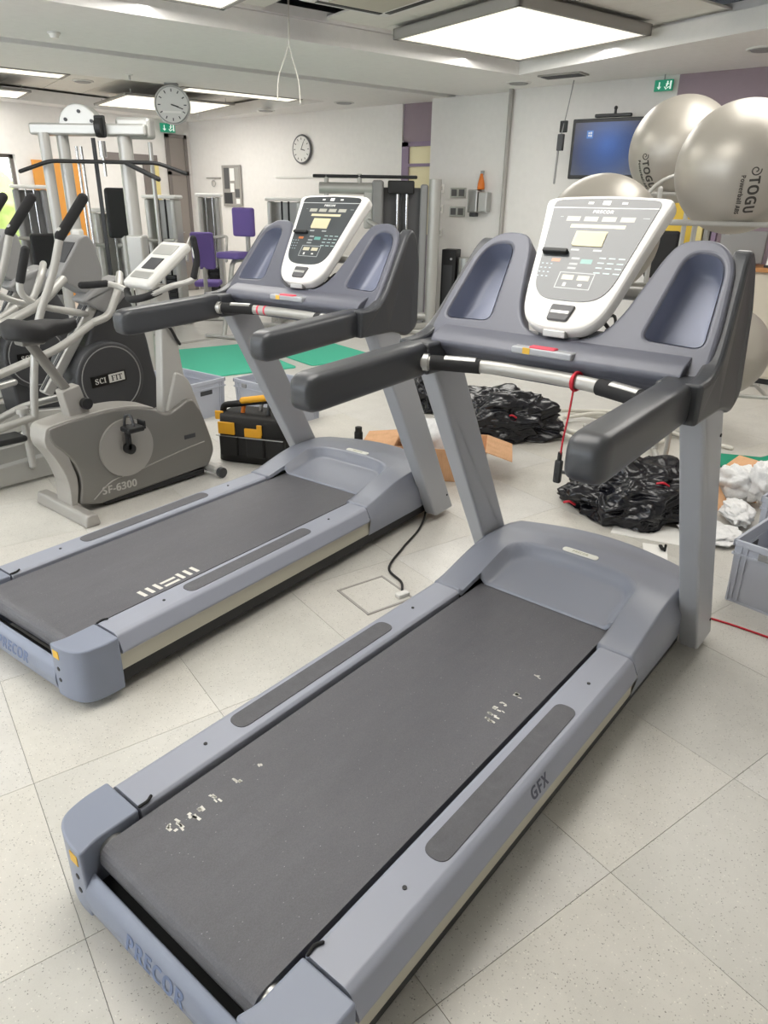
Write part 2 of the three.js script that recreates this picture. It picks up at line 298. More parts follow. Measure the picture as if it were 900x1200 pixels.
// ---------------------------------------------------------------- ceiling luminaires
function luminaire(label, u0, u1, v0, v1, group, nx = 2, nz = 2, h = 0.085, lift = 0.075) {
  const [x, z] = toWorld((u0 + u1) / 2, (v0 + v1) / 2), w = u1 - u0, d = v1 - v0, y = CEIL + lift;
  const t = thing('ceiling_light', label, 'light', [x, y, z], -GA, group);
  const f = 0.035;
  mesh('frame', [b2(-w / 2, -w / 2 + f, 0, h, -d / 2, d / 2), b2(w / 2 - f, w / 2, 0, h, -d / 2, d / 2), b2(-w / 2, w / 2, 0, h, -d / 2, -d / 2 + f), b2(-w / 2, w / 2, 0, h, d / 2 - f, d / 2), b2(-w / 2, w / 2, h - .01, h, -d / 2, d / 2)], M.trimGrey, t);
  const iw = w - 2 * f, id = d - 2 * f;
  for (let i = 0; i < nx; i++) for (let j = 0; j < nz; j++) mesh('diffuser', b2(-iw / 2 + iw * i / nx + .004, -iw / 2 + iw * (i + 1) / nx - .004, 0.006, 0.014, -id / 2 + id * j / nz + .004, -id / 2 + id * (j + 1) / nz - .004), M.lensPanel, t);
  for (const sx of [-1, 1]) for (const sz of [-1, 1]) mesh('hanger', cyl(0.006, 0.06, sx * (w / 2 - .1), h + .03, sz * (d / 2 - .1), 'y', 6), M.steel, t);
  const L = new THREE.RectAreaLight(PANEL_COLOUR, PANEL_LIGHT, iw, id); L.position.set(x, y - 0.004, z); L.castShadow = true;
  L.rotation.set(-Math.PI / 2, 0, GA); scene.add(L); L.name = 'panel_light';
  return t;
}
const vis = { '0,2': 'large square four pane ceiling panel hanging above the wall screen', '0,1': 'lit ceiling panel cut by the upper picture edge, left of the air vent' };
[[-6.2, -4.6, 0], [-2.9, -1.3, -.75]].forEach(([u0, u1, o], i) => [[-2.1, -0.5], [1.15, 2.8], [4.45, 6.05]].forEach(([v0, v1], j) => luminaire(vis[i + ',' + j] ?? 'square lit ceiling panel in the near coffer outside the picture', u0, u1, v0 + o, v1 + o, vis[i + ',' + j] ? undefined : 'near coffer panels out of view')));
luminaire('long thin lit ceiling strip right of the hanging clock', -10.25, -9.85, 3.9, 5.55, undefined, 1, 2, 0.03, 0.005);
luminaire('wide lit ceiling panel behind the hanging clock', -12.7, -11.1, 3.5, 5.1, undefined, 2, 2, 0.03, 0.005);
luminaire('thin lit ceiling strip at the left picture edge, upper of two', -10.3, -9.87, 0.9, 2.5, undefined, 1, 2, 0.03, 0.005);
luminaire('lit ceiling panel at the left picture edge, lower of two', -12.7, -11.8, 0.9, 2.45, undefined, 2, 2, 0.03, 0.005);
// ---------------------------------------------------------------- treadmills
const smooth = (a, b, x) => { const t = Math.max(0, Math.min(1, (x - a) / (b - a))); return t * t * (3 - 2 * t); };
const mirrorX = g => { g = g.index ? g.toNonIndexed() : g.clone(); g.scale(-1, 1, 1); const p = g.attributes.position, n = g.attributes.normal; for (let i = 0; i < p.count; i += 3) for (const a of [p, n]) { const x = a.getX(i + 1), y = a.getY(i + 1), z = a.getZ(i + 1); a.setXYZ(i + 1, a.getX(i + 2), a.getY(i + 2), a.getZ(i + 2)); a.setXYZ(i + 2, x, y, z); } return g; };
const side = (s, g) => s > 0 ? g : mirrorX(g);
// a frame that carries (across, along, out) onto a tilted plane; forward is -z
function tilt(g, v0, h0, v1, h1) { const L = Math.hypot(v1 - v0, h1 - h0), dv = (v1 - v0) / L, dh = (h1 - h0) / L; return g.applyMatrix4(new THREE.Matrix4().makeBasis(V(1, 0, 0), V(0, dh, -dv), V(0, dv, dh)).setPosition(0, h0, -v0)); }
function hoodGeometry() {
  const cols = [], half = [0.0, .05, .10, .15, .18, .20, .215, .23, .245, .26, .2749, .2751, .30, .33, .36, .385, .40];
  for (const u of half) { cols.push(u); if (u) cols.unshift(-u); }
  const NV = 44, pos = [], idx = [];
  const H = (u, v) => {
    const outer = 0.237 + 0.088 * smooth(1.50, 1.90, v) - 0.02 * (u / 0.4) ** 2 * smooth(1.6, 1.9, v) - 0.03 * smooth(2.02, 2.24, v);
    const scoop = 0.228 + 0.055 * smooth(1.62, 1.98, v);
    const qx = Math.abs(u) - (0.265 - 0.11), qv = v - (1.915 - 0.11), d = Math.hypot(Math.max(qx, 0), Math.max(qv, 0)) + Math.min(Math.max(qx, qv), 0) - 0.11;
    const m = 1 - smooth(-0.028, 0.012, d);
    return outer * (1 - m) + scoop * m;
  };
  const vf = u => 2.245 - 0.45 * u * u, v0 = u => Math.abs(u) < 0.275 ? 1.648 : 1.52;
  const ring = [];
  for (let k = -1; k <= NV + 3; k++) {
    const row = [];
    const t = Math.max(0, Math.min(1, k / NV));
    const full = [[-0.415, 'skirt'], [-0.428, 'bev'], ...cols.map(u => [u, 'top']), [0.428, 'bev'], [0.415, 'skirt']];
    for (const [u, kind] of full) {
      const uu = Math.max(-0.4, Math.min(0.4, u)); let v = v0(uu) + t * (vf(uu) - v0(uu)), h = H(uu, v);
      if (kind === 'bev') h = Math.min(0.175 + 0.045 * smooth(1.55, 1.95, v), h - 0.05);
      if (kind === 'skirt') h = 0.09;
      if (k === -1 && kind === 'top') h -= 0.02;
      if (k > NV) { const q = (k - NV) / 3; v += 0.035 * Math.sin(q * Math.PI / 2); h = Math.max(0.09, (kind === 'skirt' ? 0.09 : h) - [0, 0.015, 0.06, 0.2][k - NV]); }
      const narrow = 1 - 0.03 * smooth(1.9, 2.25, v);
      row.push([u * narrow, h, -v]);
    }
    ring.push(row);
  }
  const n = ring[0].length; ring.forEach(r => r.forEach(p => pos.push(...p)));
  for (let i = 0; i < ring.length - 1; i++) for (let j = 0; j < n - 1; j++) { const a = i * n + j, b = a + 1, c = a + n, d = c + 1; idx.push(a, b, c, b, d, c); }
  const g = new THREE.BufferGeometry(); g.setAttribute('position', new THREE.Float32BufferAttribute(pos, 3)); g.setIndex(idx); g.computeVertexNormals(); return g;
}
const spl = (pts, n = 60) => new THREE.SplineCurve(pts.map(p => new THREE.Vector2(...p))).getPoints(n);
function consoleFaceTexture(glare) {
  return canvasTex(512, 640, (c, w, h) => {
    c.fillStyle = '#3d4246'; c.fillRect(0, 0, w, h);
    c.fillStyle = '#33383c'; c.fillRect(0, 0, w, 62);
    c.fillStyle = '#c9ccce'; c.fillRect(0, 60, w, 5);
    c.fillStyle = '#d8dad8'; for (const x of [170, 330]) c.fillRect(x, 24, 26, 14); c.fillStyle = '#ffffff'; c.fillRect(240, 16, 36, 26);
    c.font = 'bold 26px sans-serif'; c.textAlign = 'center'; c.fillStyle = '#f0f0ee'; c.fillText('PRECOR', 258, 96);
    c.fillStyle = '#a9a89e'; for (let i = 0; i < 4; i++) c.fillRect(96 + i * 86, 118, 66, 30);
    c.fillStyle = '#cfc7a6'; c.fillRect(130, 168, 260, 22);
    c.fillStyle = '#d8cfa4'; c.fillRect(170, 210, 150, 84);
    c.fillStyle = '#8b9294'; c.fillRect(60, 120, 16, 4); c.fillRect(452, 120, 30, 6);
    c.fillStyle = '#9fa4a6'; for (const [x, y] of [[180, 322], [286, 322], [200, 376], [200, 410], [200, 436]]) c.fillRect(x, y, 40, 12);
    c.strokeStyle = '#b5babb'; c.lineWidth = 4; c.strokeRect(176, 470, 164, 96); c.fillStyle = '#c5bfa6'; c.fillRect(192, 484, 56, 30); c.fillRect(266, 484, 56, 30); c.fillStyle = '#e0e0da'; c.fillRect(210, 532, 14, 22); c.fillRect(282, 536, 18, 12);
    c.fillStyle = '#c07040'; c.fillRect(108, 388, 42, 20); c.fillStyle = '#5e9a92'; c.fillRect(250, 384, 54, 28);
    c.fillStyle = '#a8c0c0'; for (let i = 0; i < 3; i++) for (let j = 0; j < 4; j++) c.fillRect(330 + i * 44, 368 + j * 30, 30, 7);
    c.fillStyle = '#9fb0b8'; for (let i = 0; i < 4; i++) for (let j = 0; j < 4; j++) c.fillRect(44 + i * 22, 420 + j * 26, 10, 7);
  });
}
const faceTex = consoleFaceTexture();
const faceMat = new THREE.MeshPhysicalMaterial({ map: faceTex, roughness: 0.3, clearcoat: 0.7, clearcoatRoughness: 0.1 });
const badgeTex = canvasTex(256, 48, (c, w, h) => { c.fillStyle = '#e6e6de'; c.fillRect(0, 0, w, h); c.font = 'bold 30px sans-serif'; c.textAlign = 'center'; c.textBaseline = 'middle'; c.fillStyle = '#a9a68c'; c.fillText('PRECOR', w / 2, h / 2 + 1); });
const badgeMat = std('#ffffff', 0.35, 0, { map: badgeTex });

function treadmill(label, pos, turn, prints, worn) {
  const t = thing('treadmill', label, 'treadmill', pos, turn, 'treadmills');
  // running deck
  mesh('base_frame', [b2(-.36, .36, .055, .15, -2.15, -.06, .01), b2(-.39, .39, .05, .12, -2.2, -1.95, .01)], M.black, t);
  for (const s of [-1, 1]) {
    const railShape = roundShape([[.283, .165], [.283, .229], [.293, .236], [.388, .236], [.404, .229, .008], [.428, .175, .006], [.424, .165]].map(([x, y, r]) => [x, y, r ?? .004]), .004);
    const rail = mesh('side_rail', side(s, merge(extrude(railShape, 1.397).translate(0, 0, -1.515))), M.rail, t);
    mesh('side_panel', side(s, merge(b2(.392, .414, .095, .166, -2.0, -.09, .003))), M.cream, t);
    mesh('lower_skirt', side(s, merge(b2(.362, .404, .04, .096, -2.05, -.05, .004))), M.black, t);
    mesh('grip_pad', side(s, merge(planExt([[.313, .46, .033], [.379, .46, .033], [.379, 1.155, .033], [.313, 1.155, .033]], .2345, .2385, .033, .001))), M.grip, rail);
    for (const v of [.36, 1.3]) mesh('screw', cyl(.0055, .003, s * .345, .2368, -v, 'y', 10), M.black, rail);
    if (s > 0 && worn) mesh('rail_lettering', place(text('GFX', .034, .0006), g => { const k = Math.hypot(.024, .054); g.applyMatrix4(new THREE.Matrix4().makeBasis(V(0, 0, -1), V(-.024 / k, .054 / k, 0), V(.054 / k, .024 / k, 0)).setPosition(.4163, .2022, -.85)); }), M.darkLetter, rail);
    // rear corner cap
    const cap = mesh('rear_cap', side(s, merge([
      planExt([[.283, .112, .008], [.425, .112, .008], [.425, .04, .06], [.405, -.028, .05], [.33, -.050, .03], [.268, -.050, .012], [.283, -.005, .02]], .03, .236, .01, .006),
    ])), M.cap, t);
    mesh('cap_sticker', side(s, merge(b2(.286, .318, .188, .218, .0492, .0515))), M.yellow, cap);
    for (const y of [.10, .145]) mesh('screw', cyl(.008, .004, s * .302, y, .0492, 'z', 10), M.black, cap);
    mesh('cap_hook', side(s, merge(spline([[.29, .237, -.118], [.288, .239, -.14], [.296, .239, -.155]], .004, 8, 6))), M.rubber, cap);
    mesh('levelling_foot', [cyl(.036, .03, s * .32, .015, -.34, 'y', 18), cyl(.028, .1, s * .32, .06, -.34, 'y', 14)], M.rubber, t);
    mesh('transport_wheel', cyl(.04, .03, s * .3, .04, -2.05, 'x', 18), M.rubber, t);
    // uprights
    const up = mesh('upright', side(s, merge(sideExt([[2.035, .035], [2.215, .035], [1.635, 1.10], [1.455, 1.10]], .414, .486, .020, .010))), M.upright, t);
    for (const h of [.13, .99]) mesh('screw', cyl(.006, .004, s * .487, h, -(2.19 - .545 * (h - .035)), 'x', 8), M.black, up);
    // handrails
    const secs = [[.822, .30], [.825, .55], [.833, .78], [.85, .94], [.875, 1], [.98, 1], [1.10, 1], [1.25, 1], [1.357, 1]];
    const arm = mesh('handrail', loft(secs.map(([v, k]) => superRing(s * .42, 1.108 + .028 * (v - .78) / .58, -v, .048 * (0.25 + .75 * k), .056 * k, 4.2, 36))), M.arm, t);
  }
  mesh('rear_bumper', sideExt([[-.030, .032], [-.048, .045], [-.056, .09], [-.047, .13], [-.030, .152], [-.020, .152], [-.020, .032]], -.275, .275, .012, .003), M.cap, t);
  mesh('lettering', tilt(text('PRECOR', .040, .0006), -.0535, .105, -.0452, .139), M.letterBlue, t);
  mesh('bumper_slot', b2(-.27, .27, .10, .120, -.01, .018), M.black, t);
  mesh('running_belt', extrude(roundShape([[-.008, .144, .038], [-.008, .222, .038], [1.70, .222, .01], [1.70, .144, .01]], .01), .534).rotateY(Math.PI / 2).translate(-.267, 0, 0), M.belt, t);
  const belt = t.children[t.children.length - 1];
  prints(belt);
  mesh('rear_roller', [cyl(.034, .57, 0, .183, -.034, 'x', 24)], M.steel, t);
  const hood = mesh('motor_hood', hoodGeometry(), M.hood, t);
  const badge = planExt([[-.075, -.016, .016], [.075, -.016, .016], [.075, .016, .016], [-.075, .016, .016]], 0, .004, .016, .001); badge.rotateX(0.08).translate(.0, .3245, -1.955);
  const bm = mesh('name_badge', badge, badgeMat, hood);
  { const p = bm.geometry.attributes.position, uv = bm.geometry.attributes.uv; for (let i = 0; i < p.count; i++) uv.setXY(i, (p.getX(i) + .075) / .15, (-(p.getZ(i) + 1.955) + .016) / .032); }
  // console shell: one plate with two pocket openings, cheeks at both ends, bridge between them
  const P0 = [1.462, 1.172, 1.726, 1.488];
  const Hh = [[-.462, -.02, .01], [-.462, .06, .05], [-.452, .20, .05], [-.425, .39, .06], [-.36, .462, .05], [-.255, .455, .04], [-.222, .40, .05], [-.165, .165, .08], [-.10, .085, .08]];
  const outline = [...Hh, ...Hh.slice().reverse().map(([u, s, r]) => [-u, s, r])];
  const sh = roundShape(outline.slice().reverse(), .03);
  const pocket = [[.255, .115, .03], [.425, .108, .03], [.40, .365, .05], [.362, .41, .05], [.288, .408, .05]];
  for (const s of [-1, 1]) sh.holes.push(roundShape(pocket.map(([u, q, r]) => [s * u, q, r]), .03, new THREE.Path()));
  const plate = tilt(extrude(sh, .09, .012, 8).translate(0, 0, -.09), ...P0);
  const cheek = s => { let g = sideExt([[1.361, 1.192, .01], [1.45, 1.194, .05], [1.53, 1.232, .08], [1.735, 1.478, .04], [1.78, 1.505, .03], [1.815, 1.47, .03], [1.82, 1.38, .05], [1.775, 1.085, .03], [1.70, 1.045, .05], [1.60, 1.082, .05], [1.361, 1.082, .01]], .440, .492, .03, .012); if (g.index) g = g.toNonIndexed(); const p = g.attributes.position; for (let i = 0; i < p.count; i++) { const y = p.getY(i); if (y > 1.19) p.setX(i, p.getX(i) - .15 * (y - 1.19)); } g.computeVertexNormals(); return side(s, merge(g)); };
  const inner = s => side(s, merge(b2(.367, .455, 1.084, 1.188, -1.56, -1.361, .012)));
  const bridge = sideExt([[1.50, 1.09], [1.462, 1.150, .02], [1.432, 1.172], [1.430, 1.190], [1.455, 1.212, .02], [1.52, 1.236, .03], [1.60, 1.235, .03], [1.66, 1.10, .03]], -.41, .41, .008, .004);
  const shell = mesh('console_shell', [plate, bridge], M.shell, t);
  for (const s of [-1, 1]) mesh('side_cover', [cheek(s), inner(s)], M.arm, t);
  for (const s of [-1, 1]) {
    const ring = roundShape(pocket.map(([u, q, r]) => [s * u, q, r]), .03).getPoints(8); const c = [0, 0]; ring.forEach(p => { c[0] += p.x / ring.length; c[1] += p.y / ring.length; });
    const rr = [[1.0, -.004], [.985, -.03], [.96, -.055], [.90, -.074], [.78, -.085], [.5, -.09]].map(([k, d]) => ring.map(p => [c[0] + (p.x - c[0]) * k, c[1] + (p.y - c[1]) * k, d]));
    mesh('bottle_pocket', tilt(loft(rr, true, false), ...P0), M.pocket, shell);
  }
  mesh('stop_panel', [rb(.20, .022, .05, .0, 1.199, -1.447, .006)], M.upright, shell);
  mesh('stop_key', rb(.085, .012, .028, .0, 1.2095, -1.440, .004), M.redSign, shell);
  mesh('warning_sticker', b2(-.06, -.036, 1.191, 1.2095, -1.4225, -1.4205), M.yellow, shell);
  // crossbar with pulse grips
  const barPts = [[-.372, 1.132, -1.345], [-.27, 1.132, -1.388], [-.157, 1.132, -1.425], [0, 1.132, -1.438], [.157, 1.132, -1.425], [.27, 1.132, -1.388], [.372, 1.132, -1.345]];
  const bar = mesh('crossbar', spline(barPts, .021, 48, 16), M.silverLight, t);
  const curve = new THREE.CatmullRomCurve3(barPts.map(p => V(...p)), false, 'centripetal');
  const seg = (a, b, r, dy) => { const q = []; for (let i = 0; i <= 6; i++) { const p = curve.getPointAt(a + (b - a) * i / 6); q.push([p.x, p.y + dy, p.z]); } const c = new THREE.CatmullRomCurve3(q.map(p => V(...p))); return merge([new THREE.TubeGeometry(c, 12, r, 14), new THREE.CircleGeometry(r, 14).lookAt(c.getTangent(0).negate()).translate(...q[0]), new THREE.CircleGeometry(r, 14).lookAt(c.getTangent(1)).translate(...q[6])]); };
  for (const [a, b] of [[.03, .24], [.76, .97]]) { const g = mesh('pulse_grip', seg(a, b, .0245, 0), M.rubber, bar); mesh('sensor_plate', seg(a + .06, b - .02, .0215, .0055), M.steel, g); }
  if (!worn) for (const a of [.27, .32]) mesh('tape_band', seg(a, a + .012, .0216, 0), M.redSign, bar);
  for (const a of [[.0, .022], [.978, 1]]) mesh('bar_collar', seg(...a, .028, 0), M.steel, bar);
  // display
  const C0 = [1.492, 1.262, 1.782, 1.637];
  const half = [[0, 0], [.05, .002], [.095, .018], [.128, .058], [.148, .13], [.170, .26], [.196, .40], [.205, .442], [.196, .463], [.15, .472], [0, .478]];
  const right = spl(half, 70), full = [...right, ...right.slice(1, -1).reverse().map(p => new THREE.Vector2(-p.x, p.y))];
  const con = mesh('display_frame', tilt(extrude(new THREE.Shape(full), .052, .014, 4).translate(0, 0, -.052), ...C0), M.white, t);
  const fh = [[0, .098], [.06, .101], [.10, .118], [.125, .16], [.142, .25], [.168, .41], [.172, .438], [.162, .452], [.12, .457], [0, .461]];
  const fr = spl(fh, 50), ff = [...fr, ...fr.slice(1, -1).reverse().map(p => new THREE.Vector2(-p.x, p.y))];
  const fg = prep(extrude(new THREE.Shape(ff), .003).translate(0, 0, -.0005)); fg.userData.keepUV = true;
  { const p = fg.attributes.position, uv = fg.attributes.uv; for (let i = 0; i < p.count; i++) uv.setXY(i, (p.getX(i) + .175) / .35, (p.getY(i) - .098) / .363); }
  const face = mesh('display_face', tilt(fg, ...C0), faceMat, con);
  mesh('reader_clip', tilt(rb(.085, .014, .02, -.098, .262, .008, .004), ...C0), M.black, face);
  mesh('display_window', tilt(rb(.098, .05, .004, -.005, .312, .003, .0015), ...C0), std('#c9c0a0', 0.3), face);
  const dock = mesh('cable_dock', tilt(extrude(roundShape([[-.036, .028], [.03, .028], [.042, .082], [-.036, .082]], .008), .012, .004).translate(0, 0, -.004), ...C0), M.greyDark, con);
  mesh('dock_strap', tilt(rb(.062, .012, .008, .0, .055, .006, .003), ...C0), M.silver, dock);
  mesh('display_neck', sideExt([[1.52, 1.225], [1.60, 1.225], [1.72, 1.44], [1.66, 1.46], [1.55, 1.30]], -.07, .07, .02, .01), M.arm, t);
  mesh('data_port', rb(.075, .022, .04, .0, 1.248, -1.515, .004), M.silver, t);
  mesh('neck_arm', [cyl(.018, .46, 0, 1.36, -1.70, 'x', 14)], M.silver, t);
  mesh('wire_bundle', [spline([[.05, 1.25, -1.57], [.09, 1.29, -1.60], [.12, 1.25, -1.63], [.07, 1.24, -1.60]], .006, 20, 6), spline([[.06, 1.25, -1.62], [.12, 1.30, -1.64], [.15, 1.26, -1.60]], .005, 20, 6), rb(.05, .02, .03, .10, 1.248, -1.575, .003), rb(.03, .03, .03, .14, 1.252, -1.59, .003)], M.greyDark, t);
  return t;
}
const stroke = (u, v, w, l, skew = 0) => { const g = new THREE.BufferGeometry(); const y = .2226; g.setAttribute('position', new THREE.Float32BufferAttribute([u, y, -v, u + w, y, -(v + skew), u + w, y, -(v + skew + l), u, y, -v, u + w, y, -(v + skew + l), u, y, -(v + l)], 3)); g.computeVertexNormals(); return g; };
const worn = (u, v, w, l) => { const q = []; for (let i = 0; i < 7; i++) { const a = rnd(), b = rnd(); if (rnd() < .25) continue; q.push(stroke(u + a * w * .8, v + b * l * .7, w * (.15 + .3 * rnd()), l * (.25 + .35 * rnd()), (rnd() - .5) * .006)); } return q.length ? q : [stroke(u, v, w / 2, l / 2)]; };
function printsNew(belt) {
  for (const v of [.345, .38, .415, .525, .56, .595]) mesh('belt_print', stroke(.196, v, .052, .016, 0), M.print, belt);
  for (const u of [.205, .235]) mesh('belt_print', stroke(u, .443, .014, .07), M.print, belt);
}
function printsWorn(belt) {
  for (const [u, v, w, l] of [[-.205, .125, .04, .016], [-.205, .15, .045, .016], [-.205, .18, .045, .018], [-.205, .21, .045, .016], [-.205, .255, .04, .014], [-.205, .33, .03, .012], [-.195, .405, .02, .01], [.165, .955, .035, .014], [.165, .985, .04, .014], [.165, 1.015, .04, .014], [.17, 1.05, .03, .010], [.175, 1.11, .035, .016], [.18, 1.24, .03, .012]]) mesh('belt_print', worn(u, v, w, l), M.print, belt);
}
treadmill('near treadmill with worn belt print and red lanyard on its bar', [-.977, 0, -.52], 0, printsWorn, true);
treadmill('far treadmill with crisp white stripes on the belt, behind the other', [-2.381, 0, -.879], .0513, printsNew);
// ---------------------------------------------------------------- small things on the near treadmill
{
  const l = thing('safety_lanyard', 'red safety lanyard tied to the near treadmill bar with black clip', 'lanyard', [-.86, 1.132, -1.951]);
  mesh('strap_loop', [new THREE.TorusGeometry(.0262, .0045, 8, 24).rotateY(Math.PI / 2 + .1), new THREE.TorusGeometry(.0262, .0045, 8, 24).rotateY(Math.PI / 2 - .25).translate(.004, 0, 0)], M.red, l);
  mesh('cord', spline([[.002, -.024, .01], [-.002, -.10, .012], [-.012, -.18, .008], [-.016, -.245, .004]], .0032, 24, 8), M.red, l);
  mesh('clip', [rb(.024, .075, .018, -.018, -.285, .003, .006), cyl(.007, .025, -.018, -.235, .003, 'y', 10)], M.black, l);
}
// ---------------------------------------------------------------- upright exercise bike, front left
const F = (list, dv) => list.map(([v, h, r]) => [v - dv, h, r]);
{
  const b = thing('exercise_bike', 'grey upright exercise bike with round crank disc beside the far treadmill', 'bike', [-3.6, 0, -2.1]);
  const body = mesh('body', sideExt([[-.494, .515, .03], [-.33, .538, .1], [-.05, .548, .2], [.14, .50, .1], [.22, .44, .05], [.40, .52, .05], [.47, .40, .05], [.526, .215, .03], [.535, .15, .03], [.485, .06, .03], [-.27, .03, .02], [-.385, .06, .02], [-.35, .20, .15], [-.39, .33, .1], [-.485, .435, .04]], -.085, .085, .02, .014), M.taupe, b);
  mesh('edge_band', sideExt([[-.496, .522, .03], [-.33, .545, .1], [-.05, .556, .2], [.14, .51, .1], [.14, .49, .1], [-.05, .536, .2], [-.33, .524, .1], [-.42, .50, .05], [-.40, .33, .1], [-.365, .20, .15], [-.40, .05, .02], [-.43, .05, .01], [-.42, .20, .15], [-.46, .33, .1], [-.52, .43, .04]], -.079, .079, .008, .005), M.taupeLight, b);
  const disc = mesh('crank_disc', [cyl(.165, .02, .092, .318, .07, 'x', 48)], M.taupeLight, b);
  mesh('crank_arm', [cyl(.03, .05, .115, .318, .07, 'x', 20), place(rb(.02, .15, .03, .13, .385, .075, .006))], M.black, disc);
  mesh('pedal', [rb(.09, .03, .10, .19, .45, .078, .01), rb(.07, .045, .012, .19, .465, .02, .004)], M.black, disc);
  mesh('foot_strap', spline([[.15, .465, .10], [.17, .52, .10], [.20, .53, .09], [.23, .48, .09]], .008, 14, 6), M.charcoal, disc);
  const letters = text('SF-6300', .044, .002); letters.rotateY(Math.PI / 2); letters.rotateX(-.03); letters.translate(.0855, .10, .14);
  mesh('lettering', letters, M.greyLetter, body);
  mesh('body_badge', b2(.085, .0865, .27, .295, -.40, -.32), M.charcoal, body);
  mesh('side_crease', tube([[.086, .07, .30], [.0865, .15, .19], [.0865, .165, .0], [.086, .21, -.3], [.086, .225, -.46]], .004, .1), M.taupeLight, body);
  mesh('base_strip', b2(-.08, .08, .015, .05, -.45, .24, .008), M.black, b);
  const col = mesh('handlebar_column', sideExt([[.22, .42, .04], [.275, .93, .05], [.26, 1.17, .02], [.345, 1.17, .02], [.375, .90, .1], [.40, .62, .1], [.46, .44, .05], [.46, .38, .03]], -.034, .034, .02, .012), M.silverLight, b);
  mesh('column_cover', sideExt([[.235, .44, .03], [.33, .68, .03], [.415, .63, .05], [.505, .36, .05], [.30, .36, .05]], -.05, .05, .03, .014), M.silverLight, b);
  mesh('adjust_handle', spline([[.038, .94, -.31], [.052, .93, -.32], [.048, .86, -.36], [.038, .83, -.385]], .009, 16, 8), M.black, col);
  mesh('rear_foot', place(sideExt([[-.045, 0], [.045, 0], [.03, .07], [-.03, .07]], -.27, .27, .018, .012), g => g.translate(.0, 0, .42)), M.taupeLight, b);
  const ff = mesh('front_foot', [place(rb(.34, .05, .07, 0, .045, -.50, .02))], M.silverLight, b);
  for (const s of [-1, 1]) mesh('wheel', cyl(.032, .03, s * .185, .034, -.50, 'x', 18), M.charcoal, ff);
  // saddle
  const sec = [[-.57, .02, .02], [-.56, .09, .04], [-.51, .13, .052], [-.43, .12, .05], [-.35, .075, .042], [-.27, .045, .035], [-.22, .032, .026], [-.21, .01, .01]];
  mesh('saddle', loft(sec.map(([v, w, h], i) => superRing(0, .985 + .02 * Math.sin(i) + (v > -.36 ? .03 : 0), -v, w, h, 3, 28))), M.seat, b);
  mesh('seat_post', [tube([[0, .93, .46], [0, .58, .26]], .026), place(rb(.09, .03, .12, 0, .945, .46, .01))], M.taupe, b);
  mesh('post_socket', sideExt([[-.34, .53], [-.22, .53], [-.26, .70], [-.36, .68]], -.04, .04, .012, .008), M.taupeLight, b);
  mesh('lock_knob', cyl(.03, .03, .06, .60, .25, 'x', 18), M.black, b);
  // console and bars
  const con = mesh('console', place(rb(.25, .05, .36, 0, 0, 0, .022), g => g.rotateX(.62).translate(0, 1.265, -.315)), M.offwhite, b);
  mesh('screen', place(rb(.12, .006, .09, 0, .026, .015, .002), g => g.rotateX(.62).translate(0, 1.265, -.315)), M.charcoal, con);
  mesh('key_panel', place(rb(.17, .006, .05, 0, .026, .11, .002), g => g.rotateX(.62).translate(0, 1.265, -.315)), M.silver, con); mesh('key_panel', [place(rb(.17, .006, .08, 0, .026, -.10, .002), g => g.rotateX(.62).translate(0, 1.265, -.315))], M.silver, con);
  const hb = mesh('handlebar', spline([[-.26, 1.16, -.02], [-.22, 1.165, -.12], [-.13, 1.13, -.19], [0, 1.10, -.12], [.12, 1.12, -.14], [.20, 1.17, -.24], [.25, 1.22, -.38], [.23, 1.40, -.40]], .016, 60, 10), M.silverLight, b);
  mesh('grip', spline([[-.13, 1.13, -.19], [-.06, 1.112, -.15], [0, 1.10, -.12], [.12, 1.12, -.14], [.17, 1.15, -.20]], .0195, 40, 10), M.rubber, hb);
  mesh('grip', spline([[-.27, 1.16, .0], [-.255, 1.16, -.04], [-.22, 1.165, -.12]], .0195, 12, 10), M.rubber, hb);
  mesh('grip', spline([[.25, 1.22, -.37], [.245, 1.30, -.40], [.23, 1.41, -.40]], .0195, 12, 10), M.rubber, hb);
}
